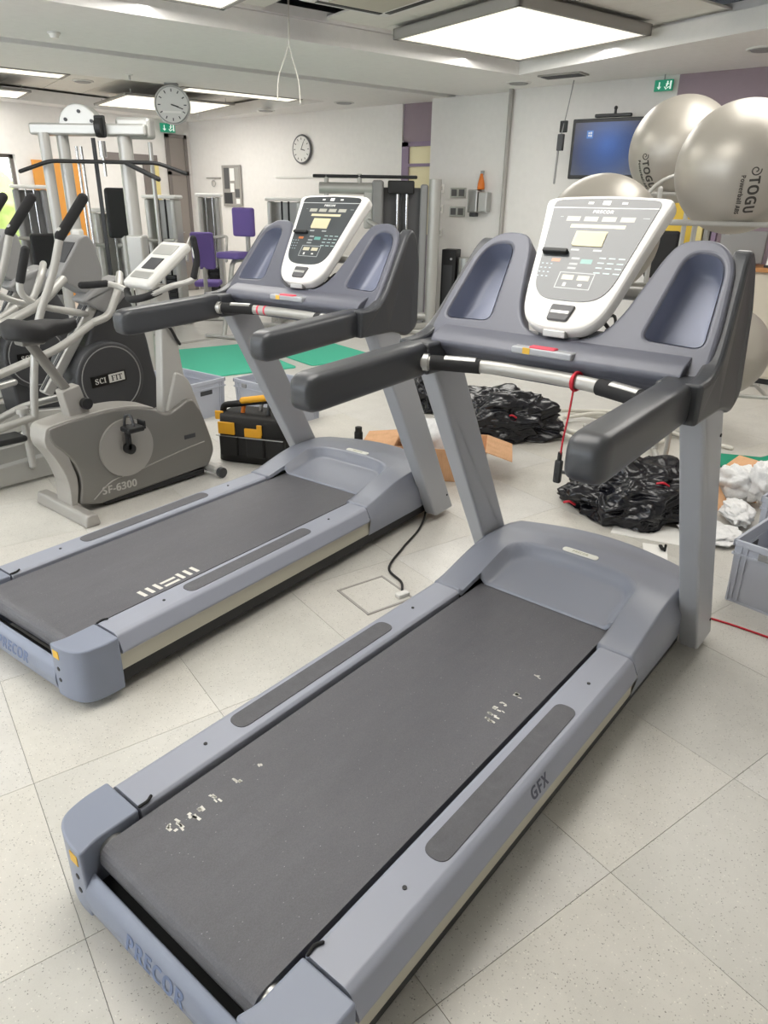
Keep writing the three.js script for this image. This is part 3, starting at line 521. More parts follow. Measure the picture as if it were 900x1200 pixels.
// ---------------------------------------------------------------- elliptical trainers
const plateTex = canvasTex(256, 72, (c, w, h) => { c.fillStyle = '#0c0c0d'; c.fillRect(0, 0, w, h); c.fillStyle = '#d9d9d4'; c.fillRect(128, 8, 118, 56); c.font = 'bold 50px serif'; c.textBaseline = 'middle'; c.textAlign = 'center'; c.fillText('SCI', 68, 38); c.fillStyle = '#0c0c0d'; c.fillText('FIT', 187, 38); });
function elliptical(label, pos, turn) {
  const e = thing('elliptical_trainer', label, 'elliptical', pos, turn, 'elliptical trainers in a row at the left');
  const drum = mesh('flywheel_cover', [place(extrude(new THREE.Shape().absarc(0, 0, .235, 0, Math.PI * 2), .36, .02, 24), g => g.rotateY(Math.PI / 2).translate(-.17, .535, 0))], M.charcoal, e);
  const pl = prep(b2(.1905, .1935, .505, .575, -.13, .115)); pl.userData.keepUV = true;
  { const p = pl.attributes.position, uv = pl.attributes.uv; for (let i = 0; i < p.count; i++) uv.setXY(i, (.115 - p.getZ(i)) / .245, (p.getY(i) - .505) / .07); }
  mesh('name_plate', pl.rotateX(.06), std('#ffffff', .35, .1, { map: plateTex }), drum);
  mesh('rim_line', new THREE.TorusGeometry(.205, .004, 6, 48).rotateY(Math.PI / 2).translate(.19, .535, 0), M.grey, drum);
  mesh('shroud', sideExt([[-.16, .10, .02], [-.20, .55, .1], [-.05, .86, .1], [.06, 1.03, .06], [.22, 1.05, .06], [.33, .80, .1], [.36, .55, .1], [.40, .35, .1], [.36, .10, .02]], -.15, .12, .04, .02), M.charcoal, e);
  const col = mesh('column', [place(rb(.075, .80, .06, 0, 0, 0, .01), g => g.rotateX(-.66).translate(.06, .80, .14))], M.silver, e);
  mesh('column_track', place(rb(.03, .78, .01, .06, 0, 0, .004), g => g.translate(-.06, 0, .031).rotateX(-.66).translate(.06, .80, .14)), M.charcoal, col);
  mesh('console_arm', sideExt([[-.10, 1.02, .03], [.02, 1.10, .05], [.20, 1.16, .04], [.24, 1.06, .04], [.08, .92, .05]], -.02, .14, .04, .02), M.grey, e);
  const head = mesh('console_head', sideExt([[-.20, 1.16, .03], [.02, 1.02, .05], [.10, 1.16, .05], [.06, 1.36, .03], [.02, 1.40, .02], [-.03, 1.38, .02]], -.09, .09, .02, .012), M.grey, e);
  mesh('screen', place(rb(.14, .14, .006, 0, 0, 0, .003), g => g.rotateX(-.66).translate(0, 1.30, .095)), M.charcoal, head);
  for (const s of [-1, 1]) {
    const arm = mesh('moving_arm', spline([[s * .30, 1.43, .25], [s * .30, 1.21, .335], [s * .30, .965, .46], [s * .29, .70, .53], [s * .28, .42, .575]], .022, 40, 12), M.silverLight, e);
    mesh('hand_grip', tube([[s * .30, 1.60, .09], [s * .30, 1.40, .262]], .029, .05, 1, 14), M.rubber, arm);
    mesh('link', tube([[s * .28, .42, .575], [s * .24, .36, .9], [s * .22, .20, 1.05]], .022), M.silverLight, e);
    const p = mesh('foot_plate', place(rb(.15, .035, .34, s * .2, .30, .80, .015)), M.black, e);
    mesh('crank_link', tube([[s * .20, .30, .62], [s * .21, .36, .42], [s * .19, .38, .20]], .024), M.silver, e);
    const h = mesh('fixed_handle', tube([[s * .06, .93, .02], [s * .16, .96, .16], [s * .19, 1.02, .38], [s * .19, 1.10, .50], [s * .19, 1.32, .42]], .019, .07), M.silverLight, e);
    mesh('hand_grip', tube([[s * .19, 1.17, .475], [s * .19, 1.33, .416]], .024, .05, 1, 12), M.rubber, h);
    mesh('base_rail', sideExt([[-1.15, .02], [.36, .02], [.36, .10], [-.2, .16], [-1.15, .12]], s * .17 - .035, s * .17 + .035, .012, .006), M.silver, e);
    mesh('rail_inlay', b2(s * .17 - .015, s * .17 + .015, .118, .132, .25, 1.1, .004), M.charcoal, e);
  }
  mesh('long_tube', tube([[.21, .95, .62], [.21, 1.03, .40], [.10, 1.15, .18]], .026, .1), M.silverLight, e);
  mesh('lower_tube', tube([[.20, .90, .08], [.22, .93, -.02], [.21, 1.10, -.12], [.10, 1.16, -.2]], .024, .1), M.silverLight, e);
  mesh('long_tube', tube([[.24, .62, .95], [.24, .78, .34], [.20, .89, .10]], .024, .1), M.silverLight, e);
  mesh('cross_foot', [rb(.62, .05, .09, 0, .025, -.34, .02), rb(.62, .05, .09, 0, .025, 1.1, .02)], M.silver, e);
  mesh('stand_post', [tube([[.24, .12, .62], [.24, .44, .62]], .022), cyl(.035, .03, .24, .46, .62, 'y', 16)], M.silverLight, e);
  return e;
}
elliptical('elliptical trainer with dark round lettered flywheel cover behind the exercise bike', [-4.4, 0, -2.4], 0);
elliptical('second elliptical trainer of the row, its console left of the tall cable tower', [-5.42, 0, -2.42], 0);
elliptical('farthest elliptical trainer of the row, mostly hidden at the left picture edge', [-6.5, 0, -2.3], 0);
// ---------------------------------------------------------------- tall lat tower
{
  const t = thing('lat_pulldown_tower', 'tall silver cable tower with bent black pulldown bar at left', 'gym machine', [-6.25, 0, -3.64], .62);
  const S = M.silverLight;
  for (const [x, z, r] of [[-.33, .1, .045], [-.21, .02, .05], [.33, .02, .06]]) mesh('post', cyl(r, 2.08, x, 1.06, z, 'y', 20), S, t);
  mesh('thin_post', cyl(.018, 2.05, .52, 1.025, -.05, 'y', 10), M.steel, t);
  const top = mesh('top_beam', [rb(1.0, .09, .16, .05, 2.13, .03, .02), rb(.30, .16, .14, .42, 2.15, -.02, .03)], M.silver, t);
  mesh('pulley_cover', [place(extrude(new THREE.Shape().absarc(0, 0, .17, 0, Math.PI), .14, .012, 20), g => g.translate(-.02, 2.15, -.04))], M.silver, top);
  for (const [x, y] of [[-.12, 2.20], [.0, 2.26], [.10, 2.19]]) mesh('bolt', cyl(.014, .01, x, y, .105, 'z', 10), M.charcoal, top);
  mesh('pulley', [cyl(.075, .05, .18, 2.14, .13, 'x', 22), rb(.09, .16, .03, .18, 2.15, .13, .01)], M.black, t);
  mesh('cable_swivel', [cyl(.03, .12, .18, 1.98, .14), cyl(.012, .25, .18, 1.90, .14)], M.chrome, t);
  mesh('pulldown_bar', tube([[-.52, 1.80, .22], [-.27, 1.885, .18], [.62, 1.885, .1], [.84, 1.81, .05]], .016, .06, 40), M.black, t);
  mesh('bar_handle', tube([[.36, 1.88, .12], [.64, 1.76, .16]], .02), M.black, t);
  for (const x of [-.09, -.05]) mesh('guide_rod', cyl(.012, 1.95, x, 1.03, .04, 'y', 10), M.chrome, t);
  mesh('black_strap', place(rb(.035, 1.62, .012, .07, 1.26, .05, .003)), M.black, t);
  for (let i = 0; i < 12; i++) mesh('weight_plate', rb(.30, .048, .12, -.02, .13 + .051 * i, .0, .006), M.black, t);
  mesh('post_sleeve', [rb(.15, .42, .15, .34, 1.10, .02, .02)], M.silver, t);
  mesh('post_sleeve', [rb(.08, .26, .1, -.18, 1.22, .06, .02)], M.offwhite, t);
  mesh('base', [rb(1.0, .07, .4, .05, .035, 0, .02)], M.silver, t);
}
// ---------------------------------------------------------------- strength machines in the background
function strength(name, label, pos, turn, pad, opt = {}) {
  const { w = .36, h = 1.66, body = M.silverLight, padY = .95, arm = true } = opt;
  const t = thing(name, label, 'gym machine', pos, turn, 'strength machines at the back');
  mesh('tower_shell', [rb(.07, h - .05, .22, -w / 2 + .035, (h - .05) / 2, 0, .025), rb(.07, h - .05, .22, w / 2 - .035, (h - .05) / 2, 0, .025), rb(w, h - .06, .03, 0, (h - .06) / 2, -.095, .01)], body, t);
  mesh('tower_cap', rb(w + .05, .045, .27, 0, h - .0225, 0, .02), M.white, t);
  for (const x of [-.05, .05]) mesh('guide_rod', cyl(.014, h - .1, x, h / 2, .03, 'y', 8), opt.belt ? M.black : M.chrome, t);
  for (let i = 0; i < 10; i++) mesh('weight_plate', rb(w - .17, .05, .12, 0, .14 + .054 * i, .02, .006), M.black, t);
  mesh('base_frame', [rb(w + .1, .06, .1, 0, .03, -.06, .02), rb(.09, .06, 1.0, 0, .03, .45, .02), rb(.5, .06, .09, 0, .03, .95, .02)], M.silver, t);
  mesh('seat_post', [tube([[0, .06, .62], [0, .45, .62]], .035), tube([[0, .06, .88], [0, padY, .86]], .03)], M.silverLight, t);
  mesh('seat_pad', rb(.36, .08, .36, 0, .49, .62, .035), pad, t);
  mesh('back_pad', place(rb(.32, .5, .08, 0, 0, 0, .035), g => g.rotateX(.12).translate(0, padY, .88)), pad, t);
  if (arm) { mesh('press_arm', tube([[-.06, 1.1, .16], [-.26, 1.12, .25], [-.28, 1.02, .5], [-.28, .8, .62]], .022), M.silverLight, t); mesh('press_arm', tube([[.06, 1.1, .16], [.26, 1.12, .25], [.28, 1.02, .5], [.28, .8, .62]], .022), M.silverLight, t); }
  return t;
}
strength('weight_machine', 'grey weight tower with black belts, left of the far corner door', [-8.75, 0, -6.05], .55, M.seat, { w: .42, belt: true });
strength('weight_machine', 'narrow silver weight tower with purple pads in front of the corner', [-9.3, 0, -7.25], .75, M.lilac, { w: .32, h: 1.70 });
strength('weight_machine', 'wide grey weight tower below the wall clock behind the far treadmill', [-8.05, 0, -7.62], .55, M.lilac, { w: .5, body: M.silver, belt: true, arm: false });
strength('weight_machine', 'silver machine with tall black back pad behind the cable tower', [-8.2, 0, -4.9], 1.2, M.seat, { w: .34, h: 1.5, padY: 1.46 });
strength('weight_machine', 'dark weight machine with black pad under the lat bar end', [-10.0, 0, -4.9], 1.2, M.seat, { w: .4, h: 1.75, body: M.grey });
{ // small stools and frames by the wall
  const b = thing('padded_bench', 'low bench with purple pad by the framed notice board', 'bench', [-9.0, 0, -8.25], .4);
  mesh('pad', rb(.34, .09, .8, 0, .55, 0, .03), M.lilac, b); mesh('frame', [rb(.06, .06, .8, 0, .48, 0, .01), rb(.5, .05, .06, 0, .025, .32, .01), rb(.5, .05, .06, 0, .025, -.32, .01), rb(.05, .45, .05, 0, .25, .32, .01), rb(.05, .45, .05, 0, .25, -.32, .01)], M.silverLight, b);
  const c = thing('leg_extension_bench', 'beige framed machine with purple backrest near the wall clock', 'bench', [-7.42, 0, -6.15], .3);
  mesh('back_pad', rb(.30, .34, .09, 0, 1.36, -.2, .03), M.lilac, c); mesh('seat_pad', rb(.34, .08, .34, 0, .98, .05, .03), M.lilac, c);
  mesh('frame', [tube([[0, .05, -.3], [0, .55, -.28], [0, 1.4, -.28]], .03, .05), tube([[0, .05, .4], [0, .92, .1], [0, .92, -.25]], .03, .08), rb(.55, .05, .07, 0, .025, .4, .02), rb(.55, .05, .07, 0, .025, -.3, .02)], M.silverLight, c);
  mesh('roller_pad', cyl(.05, .4, 0, .32, .38, 'x', 16), M.seat, c);
  // cable station in front of the purple door
  const m = thing('cable_station', 'tall cable station with black weight stack left of the pillar', 'gym machine', [-6.12, 0, -7.95], .62);
  mesh('side_column', rb(.14, 1.88, .22, -.38, .94, 0, .03), M.grey, m); mesh('side_column', rb(.10, 1.84, .16, .22, .92, -.02, .03), M.grey, m);
  mesh('round_post', cyl(.08, 1.9, .36, .95, .06, 'y', 22), M.silverLight, m);
  mesh('back_panel', rb(.6, 1.7, .02, -.08, .95, -.1, .005), M.greyDark, m);
  for (const x of [-.12, .0]) mesh('guide_rod', cyl(.022, 1.7, x, .95, .04, 'y', 10), M.chrome, m);
  mesh('cable_belt', rb(.03, .7, .01, -.06, 1.4, .06, .002), M.black, m);
  mesh('head_block', rb(.34, .16, .12, -.08, 1.80, .02, .02), M.black, m);
  for (let i = 0; i < 14; i++) mesh('weight_plate', rb(.36, .045, .14, -.07, .26 + .049 * i, .04, .006), M.black, m);
  mesh('selector_stem', rb(.12, .2, .1, -.06, .99, .05, .02), M.black, m);
  mesh('top_bar', [rb(1.35, .04, .06, -.55, 1.92, .02, .015)], M.black, m);
  mesh('boom', [cyl(.07, .72, -.78, 1.78, .02, 'x', 20), cyl(.03, .3, -1.05, 1.78, .02), cyl(.03, .2, -.62, 1.85, .02), rb(.12, .5, .1, -.50, 1.55, .02, .02)], M.silverLight, m);
  mesh('arm_bracket', [tube([[-.5, 1.4, .05], [-.35, 1.32, .2], [-.2, 1.3, .25]], .03), rb(.14, .1, .1, -.2, 1.3, .27, .02)], M.silver, m);
  mesh('lower_bar', [cyl(.05, .75, -.02, .20, .06, 'x', 16), rb(.95, .06, .5, -.02, .03, .1, .02)], M.silverLight, m);
  mesh('foot_tube', tube([[-.5, .08, .45], [0, .08, .38], [.36, .08, .1]], .05, .1), M.silverLight, m);
  // black cabinet right of it
  const k = thing('upright_cabinet', 'black upright cabinet with silver roll beside the pillar', 'cabinet', [-5.72, 0, -8.6], .3);
  mesh('body', rb(.2, 1.05, .24, -.09, .525, 0, .01), M.black, k); mesh('front_panel', b2(-.16, -.03, .2, .85, .12, .125, .003), M.charcoal, k); mesh('knob', cyl(.015, .02, -.05, .93, .13, 'z', 12), M.steel, k);
  mesh('roll', cyl(.12, .95, .14, .475, .03, 'y', 24), M.steel, k);
}
// ---------------------------------------------------------------- balls and their rack
function onSphere(g, r, dir, spin) { // wraps a flat geometry (x, y) onto a sphere around dir
  const n = V(...dir).normalize(), up = V(0, 1, 0), rt = up.clone().cross(n).normalize(), u2 = n.clone().cross(rt); g = g.index ? g.toNonIndexed() : g;
  const p = g.attributes.position, c = Math.cos(spin), s = Math.sin(spin);
  for (let i = 0; i < p.count; i++) { const x = p.getX(i) * c - p.getY(i) * s, y = p.getX(i) * s + p.getY(i) * c, d = n.clone().addScaledVector(rt, x / r).addScaledVector(u2, y / r).normalize().multiplyScalar(r + p.getZ(i)); p.setXYZ(i, d.x, d.y, d.z); }
  g.computeVertexNormals(); return g;
}
function ball(label, pos, r, dir) {
  const t = thing('gym_ball', label, 'ball', pos, 0, 'silver gym balls on the rack');
  const s = new THREE.SphereGeometry(r, 64, 44), p = s.attributes.position;
  mesh('ball_skin', s.rotateZ(.3), M.ball, t);
  if (dir) {
    mesh('logo_lettering', onSphere(text('TOGU', .052, .0012), r + .0005, dir, -Math.PI / 2 + .1), M.print2, t);
    const small = text('Powerball ABS', .022, .0012); small.translate(.0, -.055, 0); mesh('small_lettering', onSphere(small, r + .0005, dir, -Math.PI / 2 + .1), M.print2, t);
    const sw = new THREE.TubeGeometry(new THREE.CatmullRomCurve3(Array.from({ length: 14 }, (_, i) => V((.006 + .0017 * i) * Math.cos(i * .62), (.006 + .0017 * i) * Math.sin(i * .62), 0))), 40, .003, 5); sw.translate(-.125, .0, 0);
    mesh('logo_swirl', onSphere(sw, r + .0002, dir, -Math.PI / 2 + .1), M.print2, t);
  }
  mesh('valve', cyl(.012, .006, 0, -r + .001, 0, 'y', 12), M.offwhite, t);
  return t;
}
ball('silver gym ball nearest the right picture edge, on the top rack tubes', [-1.171, 1.806, -4.403], .325, [.46, -.43, .80]);
ball('silver gym ball just right of the blue screen, behind the nearest ball', [-1.824, 1.964, -5.342], .325, [-.285, -.50, .835]);
ball('silver gym ball directly behind the near treadmill display', [-1.774, 1.453, -4.109], .325);
ball('silver gym ball low down right of the near treadmill console', [-1.375, .652, -5.604], .325);
{
  // rack frame turned along the balls; e runs along the tubes, f to the back
  const r = thing('ball_rack', 'silver tube rack holding the gym balls behind the near treadmill', 'rack', [-1.5, 0, -4.85], .44);
  const c = Math.cos(.44), s = Math.sin(.44), loc = (x, z) => { const dx = x + 1.5, dz = z + 4.85; return [dx * c - dz * s, dx * s + dz * c]; };
  for (const [x, y, z, a, b] of [[-1.171, 1.806, -4.403, -.36, .42], [-1.774, 1.453, -4.109, -.32, .42], [-1.824, 1.964, -5.342, -.3, .5], [-1.375, .652, -5.604, -.45, .35]]) {
    const [lx, lz] = loc(x, z);
    for (const o of [-.2, .2]) mesh('cradle_tube', tube([[lx + a, y - .2705, lz + o], [lx + b, y - .2705, lz + o]], .0135), M.silverLight, r);
    for (const q of [a + .02, b - .02]) mesh('cradle_end', tube([[lx + q, y - .2705, lz - .2], [lx + q, y - .2705, lz + .2]], .0135), M.silverLight, r);
  }
  for (const [x, z, h] of [[.02, .42, 1.56], [.02, -.06, 1.80], [.02, -.55, 1.72], [-.20, -.25, 1.72]]) mesh('post', tube([[x, .03, z], [x, h, z]], .016), M.silverLight, r);
  mesh('hoop', spline([[-.42, 1.30, .10], [-.36, 1.58, .08], [-.22, 1.76, .05], [0, 1.80, 0], [.14, 1.74, -.02], [.25, 1.60, -.02]], .012, 40), M.silverLight, r);
  mesh('base_tube', [tube([[.02, .03, .62], [.02, .03, -.80]], .02), tube([[-.45, .03, .42], [.45, .03, .42]], .02), tube([[-.45, .03, -.55], [.45, .03, -.55]], .02)], M.silverLight, r);
  for (const h of [.37, 1.18, 1.53, 1.69]) mesh('tie_tube', tube([[.02, h, .42], [.02, h, -.55]], .012), M.silverLight, r);
}
// ---------------------------------------------------------------- wall things
{
  const screenTex = canvasTex(512, 340, (c, w, h) => { const g = c.createRadialGradient(w * .48, h * .4, 10, w * .48, h * .45, w * .55); g.addColorStop(0, '#1763c0'); g.addColorStop(.6, '#12407f'); g.addColorStop(1, '#161f45'); c.fillStyle = g; c.fillRect(0, 0, w, h); c.fillStyle = '#2f7fd8'; c.fillRect(90, 52, 46, 50); c.fillStyle = '#e8f2ff'; c.fillRect(100, 62, 12, 12); c.fillRect(115, 60, 12, 14); c.fillRect(100, 78, 12, 12); c.fillRect(115, 78, 12, 14); });
  const t = thing('wall_screen', 'flat screen with a blue picture on the wall behind the balls', 'screen', [-3.62, 2.2, -8.33], .12);
  mesh('casing', rb(.86, .60, .07, 0, 0, 0, .012), M.black, t);
  const pg = prep(b2(-.395, .395, -.262, .262, .036, .0385)); pg.userData.keepUV = true; { const p = pg.attributes.position, uv = pg.attributes.uv; for (let i = 0; i < p.count; i++) uv.setXY(i, (p.getX(i) + .395) / .79, (p.getY(i) + .262) / .524); }
  mesh('picture', pg, new THREE.MeshStandardMaterial({ color: '#050608', roughness: .15, emissive: '#ffffff', emissiveMap: screenTex, emissiveIntensity: .55 }), t);
  mesh('camera_bar', [rb(.40, .035, .05, .0, .325, .0, .012), cyl(.014, .05, .02, .36, .01), sph(.02, .02, .395, .01)], M.black, t);
  mesh('wall_arm', rb(.2, .2, .18, 0, 0, -.13, .01), M.charcoal, t);
  const k = thing('cable_box', 'small control box and rod hanging on the wall cable left of the screen', 'box', [-4.2, 2.28, -8.3]);
  mesh('housing', rb(.07, .17, .05, 0, 0, 0, .008), M.charcoal, k); mesh('bracket', rb(.09, .12, .03, .01, .16, -.02, .01), M.black, k); mesh('rod', tube([[-.02, -.08, 0], [-.03, -.42, 0]], .012), M.grey, k);
  mesh('cable', spline([[0, .08, 0], [.03, .3, -.02], [.06, .61, -.05]], .006), M.grey, k);
  const gr = thing('ceiling_grille', 'dark slotted grille in the ceiling above the screen cable', 'vent', [-4.1, CEIL, -8.0]);
  mesh('frame', rb(.5, .015, .22, 0, -.0075, 0, .004), M.trimGrey, gr); for (let i = 0; i < 5; i++) mesh('slat', b2(-.22, .22, -.02, -.014, -.09 + .038 * i, -.07 + .038 * i), M.charcoal, gr);
}
function exitSign(label, pos, turn) {
  const t = thing('exit_sign', label, 'sign', pos, turn, 'green exit signs');
  mesh('sign_box', rb(.26, .14, .03, 0, 0, 0, .006), M.signGreen, t);
  const w = std('#eef6f0', .5, 0, { emissive: new THREE.Color('#cfeee0'), emissiveIntensity: .4 });
  mesh('running_figure', [cyl(.012, .002, .055, .04, .0165, 'z', 12), place(rb(.02, .05, .002, 0, 0, 0, .001), g => g.rotateZ(-.3).translate(.05, .005, .0165)), place(rb(.045, .012, .002, 0, 0, 0, .001), g => g.rotateZ(.5).translate(.065, -.03, .0165)), place(rb(.045, .012, .002, 0, 0, 0, .001), g => g.rotateZ(-.9).translate(.03, -.035, .0165)), rb(.05, .01, .002, .055, .015, .0165, .001)], w, t);
  mesh('arrow', [rb(.016, .06, .002, -.06, .012, .0165, .001), extrude(new THREE.Shape([[-.03, 0], [.03, 0], [0, -.035]].map(p => new THREE.Vector2(...p))), .002).translate(-.06, -.015, .0155)], w, t);
  mesh('door_symbol', rb(.022, .1, .002, .10, 0, .0165, .001), w, t);
  mesh('hanger', cyl(.008, .08, 0, .1, 0, 'y', 8), M.grey, t);
  return t;
}
exitSign('green exit sign on the wall left of the purple panel', [-3.2, CEIL - .10, -8.55], 0).scale.setScalar(.75);
exitSign('green exit sign above the grey door in the far corner', [-11.85, 2.76, -8.45], 1.2);
function clockFace(t, r, numbers) {
  mesh('dial', cyl(r * .93, .006, 0, 0, .022, 'z', 40), M.offwhite, t);
  for (let i = 0; i < 12; i++) mesh('hour_mark', place(rb(r * .055, r * .16, .004, 0, r * .76, .0265, .001), g => g.rotateZ(i * Math.PI / 6)), M.charcoal, t);
}
{
  const t = thing('hanging_clock', 'round double sided clock hanging from the ceiling', 'clock', [-8.29, 2.665, -6.014], .78);
  const r = .205;
  mesh('case', [cyl(r, .10, 0, 0, -.04, 'z', 44), new THREE.TorusGeometry(r, .012, 10, 48).translate(0, 0, .012)], M.silver, t);
  clockFace(t, r);
  mesh('hour_hand', place(rb(.014, .09, .003, 0, .035, .03, .001), g => g.rotateZ(-1.85)), M.black, t); mesh('minute_hand', place(rb(.01, .15, .003, 0, .06, .033, .001), g => g.rotateZ(-1.9)), M.black, t);
  mesh('dial_band', b2(-.12, .10, -.088, -.066, .0255, .0275), M.white, t);
  mesh('mount', [cyl(.016, .06, -.03, .225, -.04, 'y', 10), cyl(.016, .06, .03, .225, -.04, 'y', 10), rb(.16, .02, .1, 0, .235 - .01, -.04, .005)], M.grey, t);
  const w = thing('wall_clock', 'round white wall clock on the back wall', 'clock', [-9.05, 2.38, -8.975]);
  mesh('case', [cyl(.2, .03, 0, 0, 0, 'z', 44), new THREE.TorusGeometry(.2, .014, 10, 48).translate(0, 0, .01)], M.greyDark, w); clockFace(w, .2);
  mesh('hour_hand', place(rb(.012, .09, .003, 0, .04, .03, .001), g => g.rotateZ(-1.8)), M.black, w); mesh('minute_hand', place(rb(.008, .14, .003, 0, .06, .033, .001), g => g.rotateZ(-.5)), M.black, w);
  const n = thing('notice_board', 'framed board with small pictures by the far corner', 'notice board', [-10.83, 1.85, -8.97]);
  mesh('frame', rb(.50, .66, .03, 0, 0, 0, .006), M.trimGrey, n);
  for (const [x, y, a, b, m] of [[-.12, .12, .14, .34, M.greyDark], [.03, .18, .12, .2, M.paper], [.16, .12, .1, .34, M.silver], [-.1, -.2, .22, .18, M.charcoal], [.02, -.03, .1, .14, M.paper], [.15, -.12, .12, .14, M.greyDark], [.16, -.25, .1, .08, M.paper]]) mesh('picture_card', b2(x - a / 2, x + a / 2, y - b / 2, y + b / 2, .015, .018), m, n);
  const h = thing('wall_hook', 'small ring hook on the wall left of the framed board', 'hook', [-11.35, 1.95, -8.985]); mesh('ring', new THREE.TorusGeometry(.05, .008, 8, 24).translate(0, -.06, .012), M.silver, h); mesh('plate', rb(.4, .02, .02, 0, .03, .004, .004), M.trimGrey, h);
  solo('wall_rail', [rb(1.9, .03, .02, 0, 0, 0, .004)], M.offwhite, 'pale horizontal wall rail below the wall clock', 'rail', [-8.75, 1.98, -8.988]);
  const d = thing('soap_dispenser', 'steel dispenser box on the pillar wall', 'dispenser', [-5.5, 1.655, -8.70]);
  mesh('housing', rb(.16, .28, .12, -.07, 0, 0, .02), M.steel, d); mesh('cup', rb(.14, .25, .11, .09, -.01, 0, .02), M.silver, d); mesh('nozzle', rb(.1, .05, .08, -.06, -.165, .01, .01), M.charcoal, d);
  const s = thing('spray_bottle', 'orange spray bottle standing on the steel dispenser', 'bottle', [-5.48, 1.795, -8.70]);
  mesh('bottle_body', new THREE.LatheGeometry([[0, 0], [.045, 0], [.048, .02], [.045, .07], [.025, .15], [.016, .19], [0, .19]].map(p => new THREE.Vector2(...p)), 20), M.orange, s); mesh('trigger_head', [rb(.05, .03, .02, .01, .21, 0, .006), rb(.012, .04, .012, .03, .19, 0, .004)], M.grey, s);
  [['upper steel wall socket plate on the pillar left of the dispenser', 1.757], ['lower steel wall socket plate on the pillar left of the dispenser', 1.522]].forEach(([l, y]) => { const o = thing('socket_plate', l, 'socket', [-5.88, y, -8.77], 0, 'pillar sockets'); mesh('plate', rb(.25, .125, .02, 0, 0, 0, .005), M.steel, o); for (const x of [-.06, .06]) mesh('socket', [rb(.085, .085, .006, x, 0, .011, .003)], M.greyDark, o); });
  [[1.81, 'upper small white switch at the pillar edge'], [1.55, 'middle small white switch at the pillar edge'], [1.25, 'lower small white switch at the pillar edge']].forEach(([y, l]) => { const o = thing('light_switch', l, 'switch', [-6.16, y, -8.772], 0, 'pillar switches'); mesh('plate', rb(.08, .11, .016, 0, 0, 0, .004), M.white, o); mesh('rocker', rb(.04, .05, .006, 0, 0, .009, .003), M.silver, o); });
}
// ---------------------------------------------------------------- ceiling things
{
  const at = (gu, gv, y) => { const [x, z] = toWorld(gu, gv); return [x, y, z]; };
  const a = thing('air_conditioner', 'square ceiling air cassette with dark slots at the upper picture edge', 'air conditioner', at(-5.3, 3.62, CEIL + .12), -GA);
  mesh('frame', [rb(.84, .05, .84, 0, .02, 0, .015)], M.offwhite, a); mesh('centre_grille', rb(.5, .02, .5, 0, -.012, 0, .006), M.cream, a);
  for (const [x, z, w, d] of [[0, .34, .6, .05], [0, -.34, .6, .05], [.34, 0, .05, .6], [-.34, 0, .05, .6]]) mesh('air_slot', bx(w, .008, d, x, -.005, z), M.black, a);
  const cb = thing('hanging_cable', 'thin pale cables dangling from the open ceiling tile', 'cable', [-5.12, 3.05, -4.954]);
  mesh('strand', spline([[0, .1, 0], [.07, -.23, .075], [.08, -.49, .21], [.118, -.66, .27]], .005, 40, 6), M.hose, cb); mesh('strand', spline([[.01, .1, 0], [.075, -.23, .075], [.218, -.52, .117], [.276, -.69, .16]], .005, 40, 6), M.hose, cb);
  const spots = [['round flush ceiling vent above the purple door', [-7.67, CEIL, -8.45]], ['round flush ceiling vent above the wall clock', [-9.35, CEIL, -8.5]], ['round ceiling vent near the conduit on the pillar', [-4.75, CEIL, -8.2]], ['round ceiling vent left of the hanging clock', [-10.4, CEIL + .185, -6.1]], ['dark ceiling vent at the right picture edge above the purple wall', [-2.05, CEIL, -7.7]]];
  spots.forEach(([l, p]) => { const v = thing('ceiling_vent', l, 'vent', p, 0, 'round ceiling vents'); mesh('ring', [new THREE.TorusGeometry(.13, .014, 8, 32).rotateX(Math.PI / 2)], M.offwhite, v); mesh('cone', cyl(.10, .02, 0, -.008, 0, 'y', 28, .12), M.grey, v); });
  const sp = thing('sprinkler', 'small sprinkler head in the ceiling left of the hanging clock', 'sprinkler', [-8.16, CEIL, -5.37]); mesh('rosette', cyl(.04, .01, 0, -.005, 0), M.offwhite, sp); mesh('head', cyl(.012, .05, 0, -.03, 0, 'y', 10), M.steel, sp);
  const sd = thing('smoke_detector', 'small round smoke detector on the ceiling by the dark ceiling slot', 'detector', [-6.75, CEIL, -3.75]); mesh('base', cyl(.055, .015, 0, -.0075, 0), M.offwhite, sd); mesh('dome', cyl(.03, .03, 0, -.03, 0, 'y', 18, .045), M.white, sd);
}
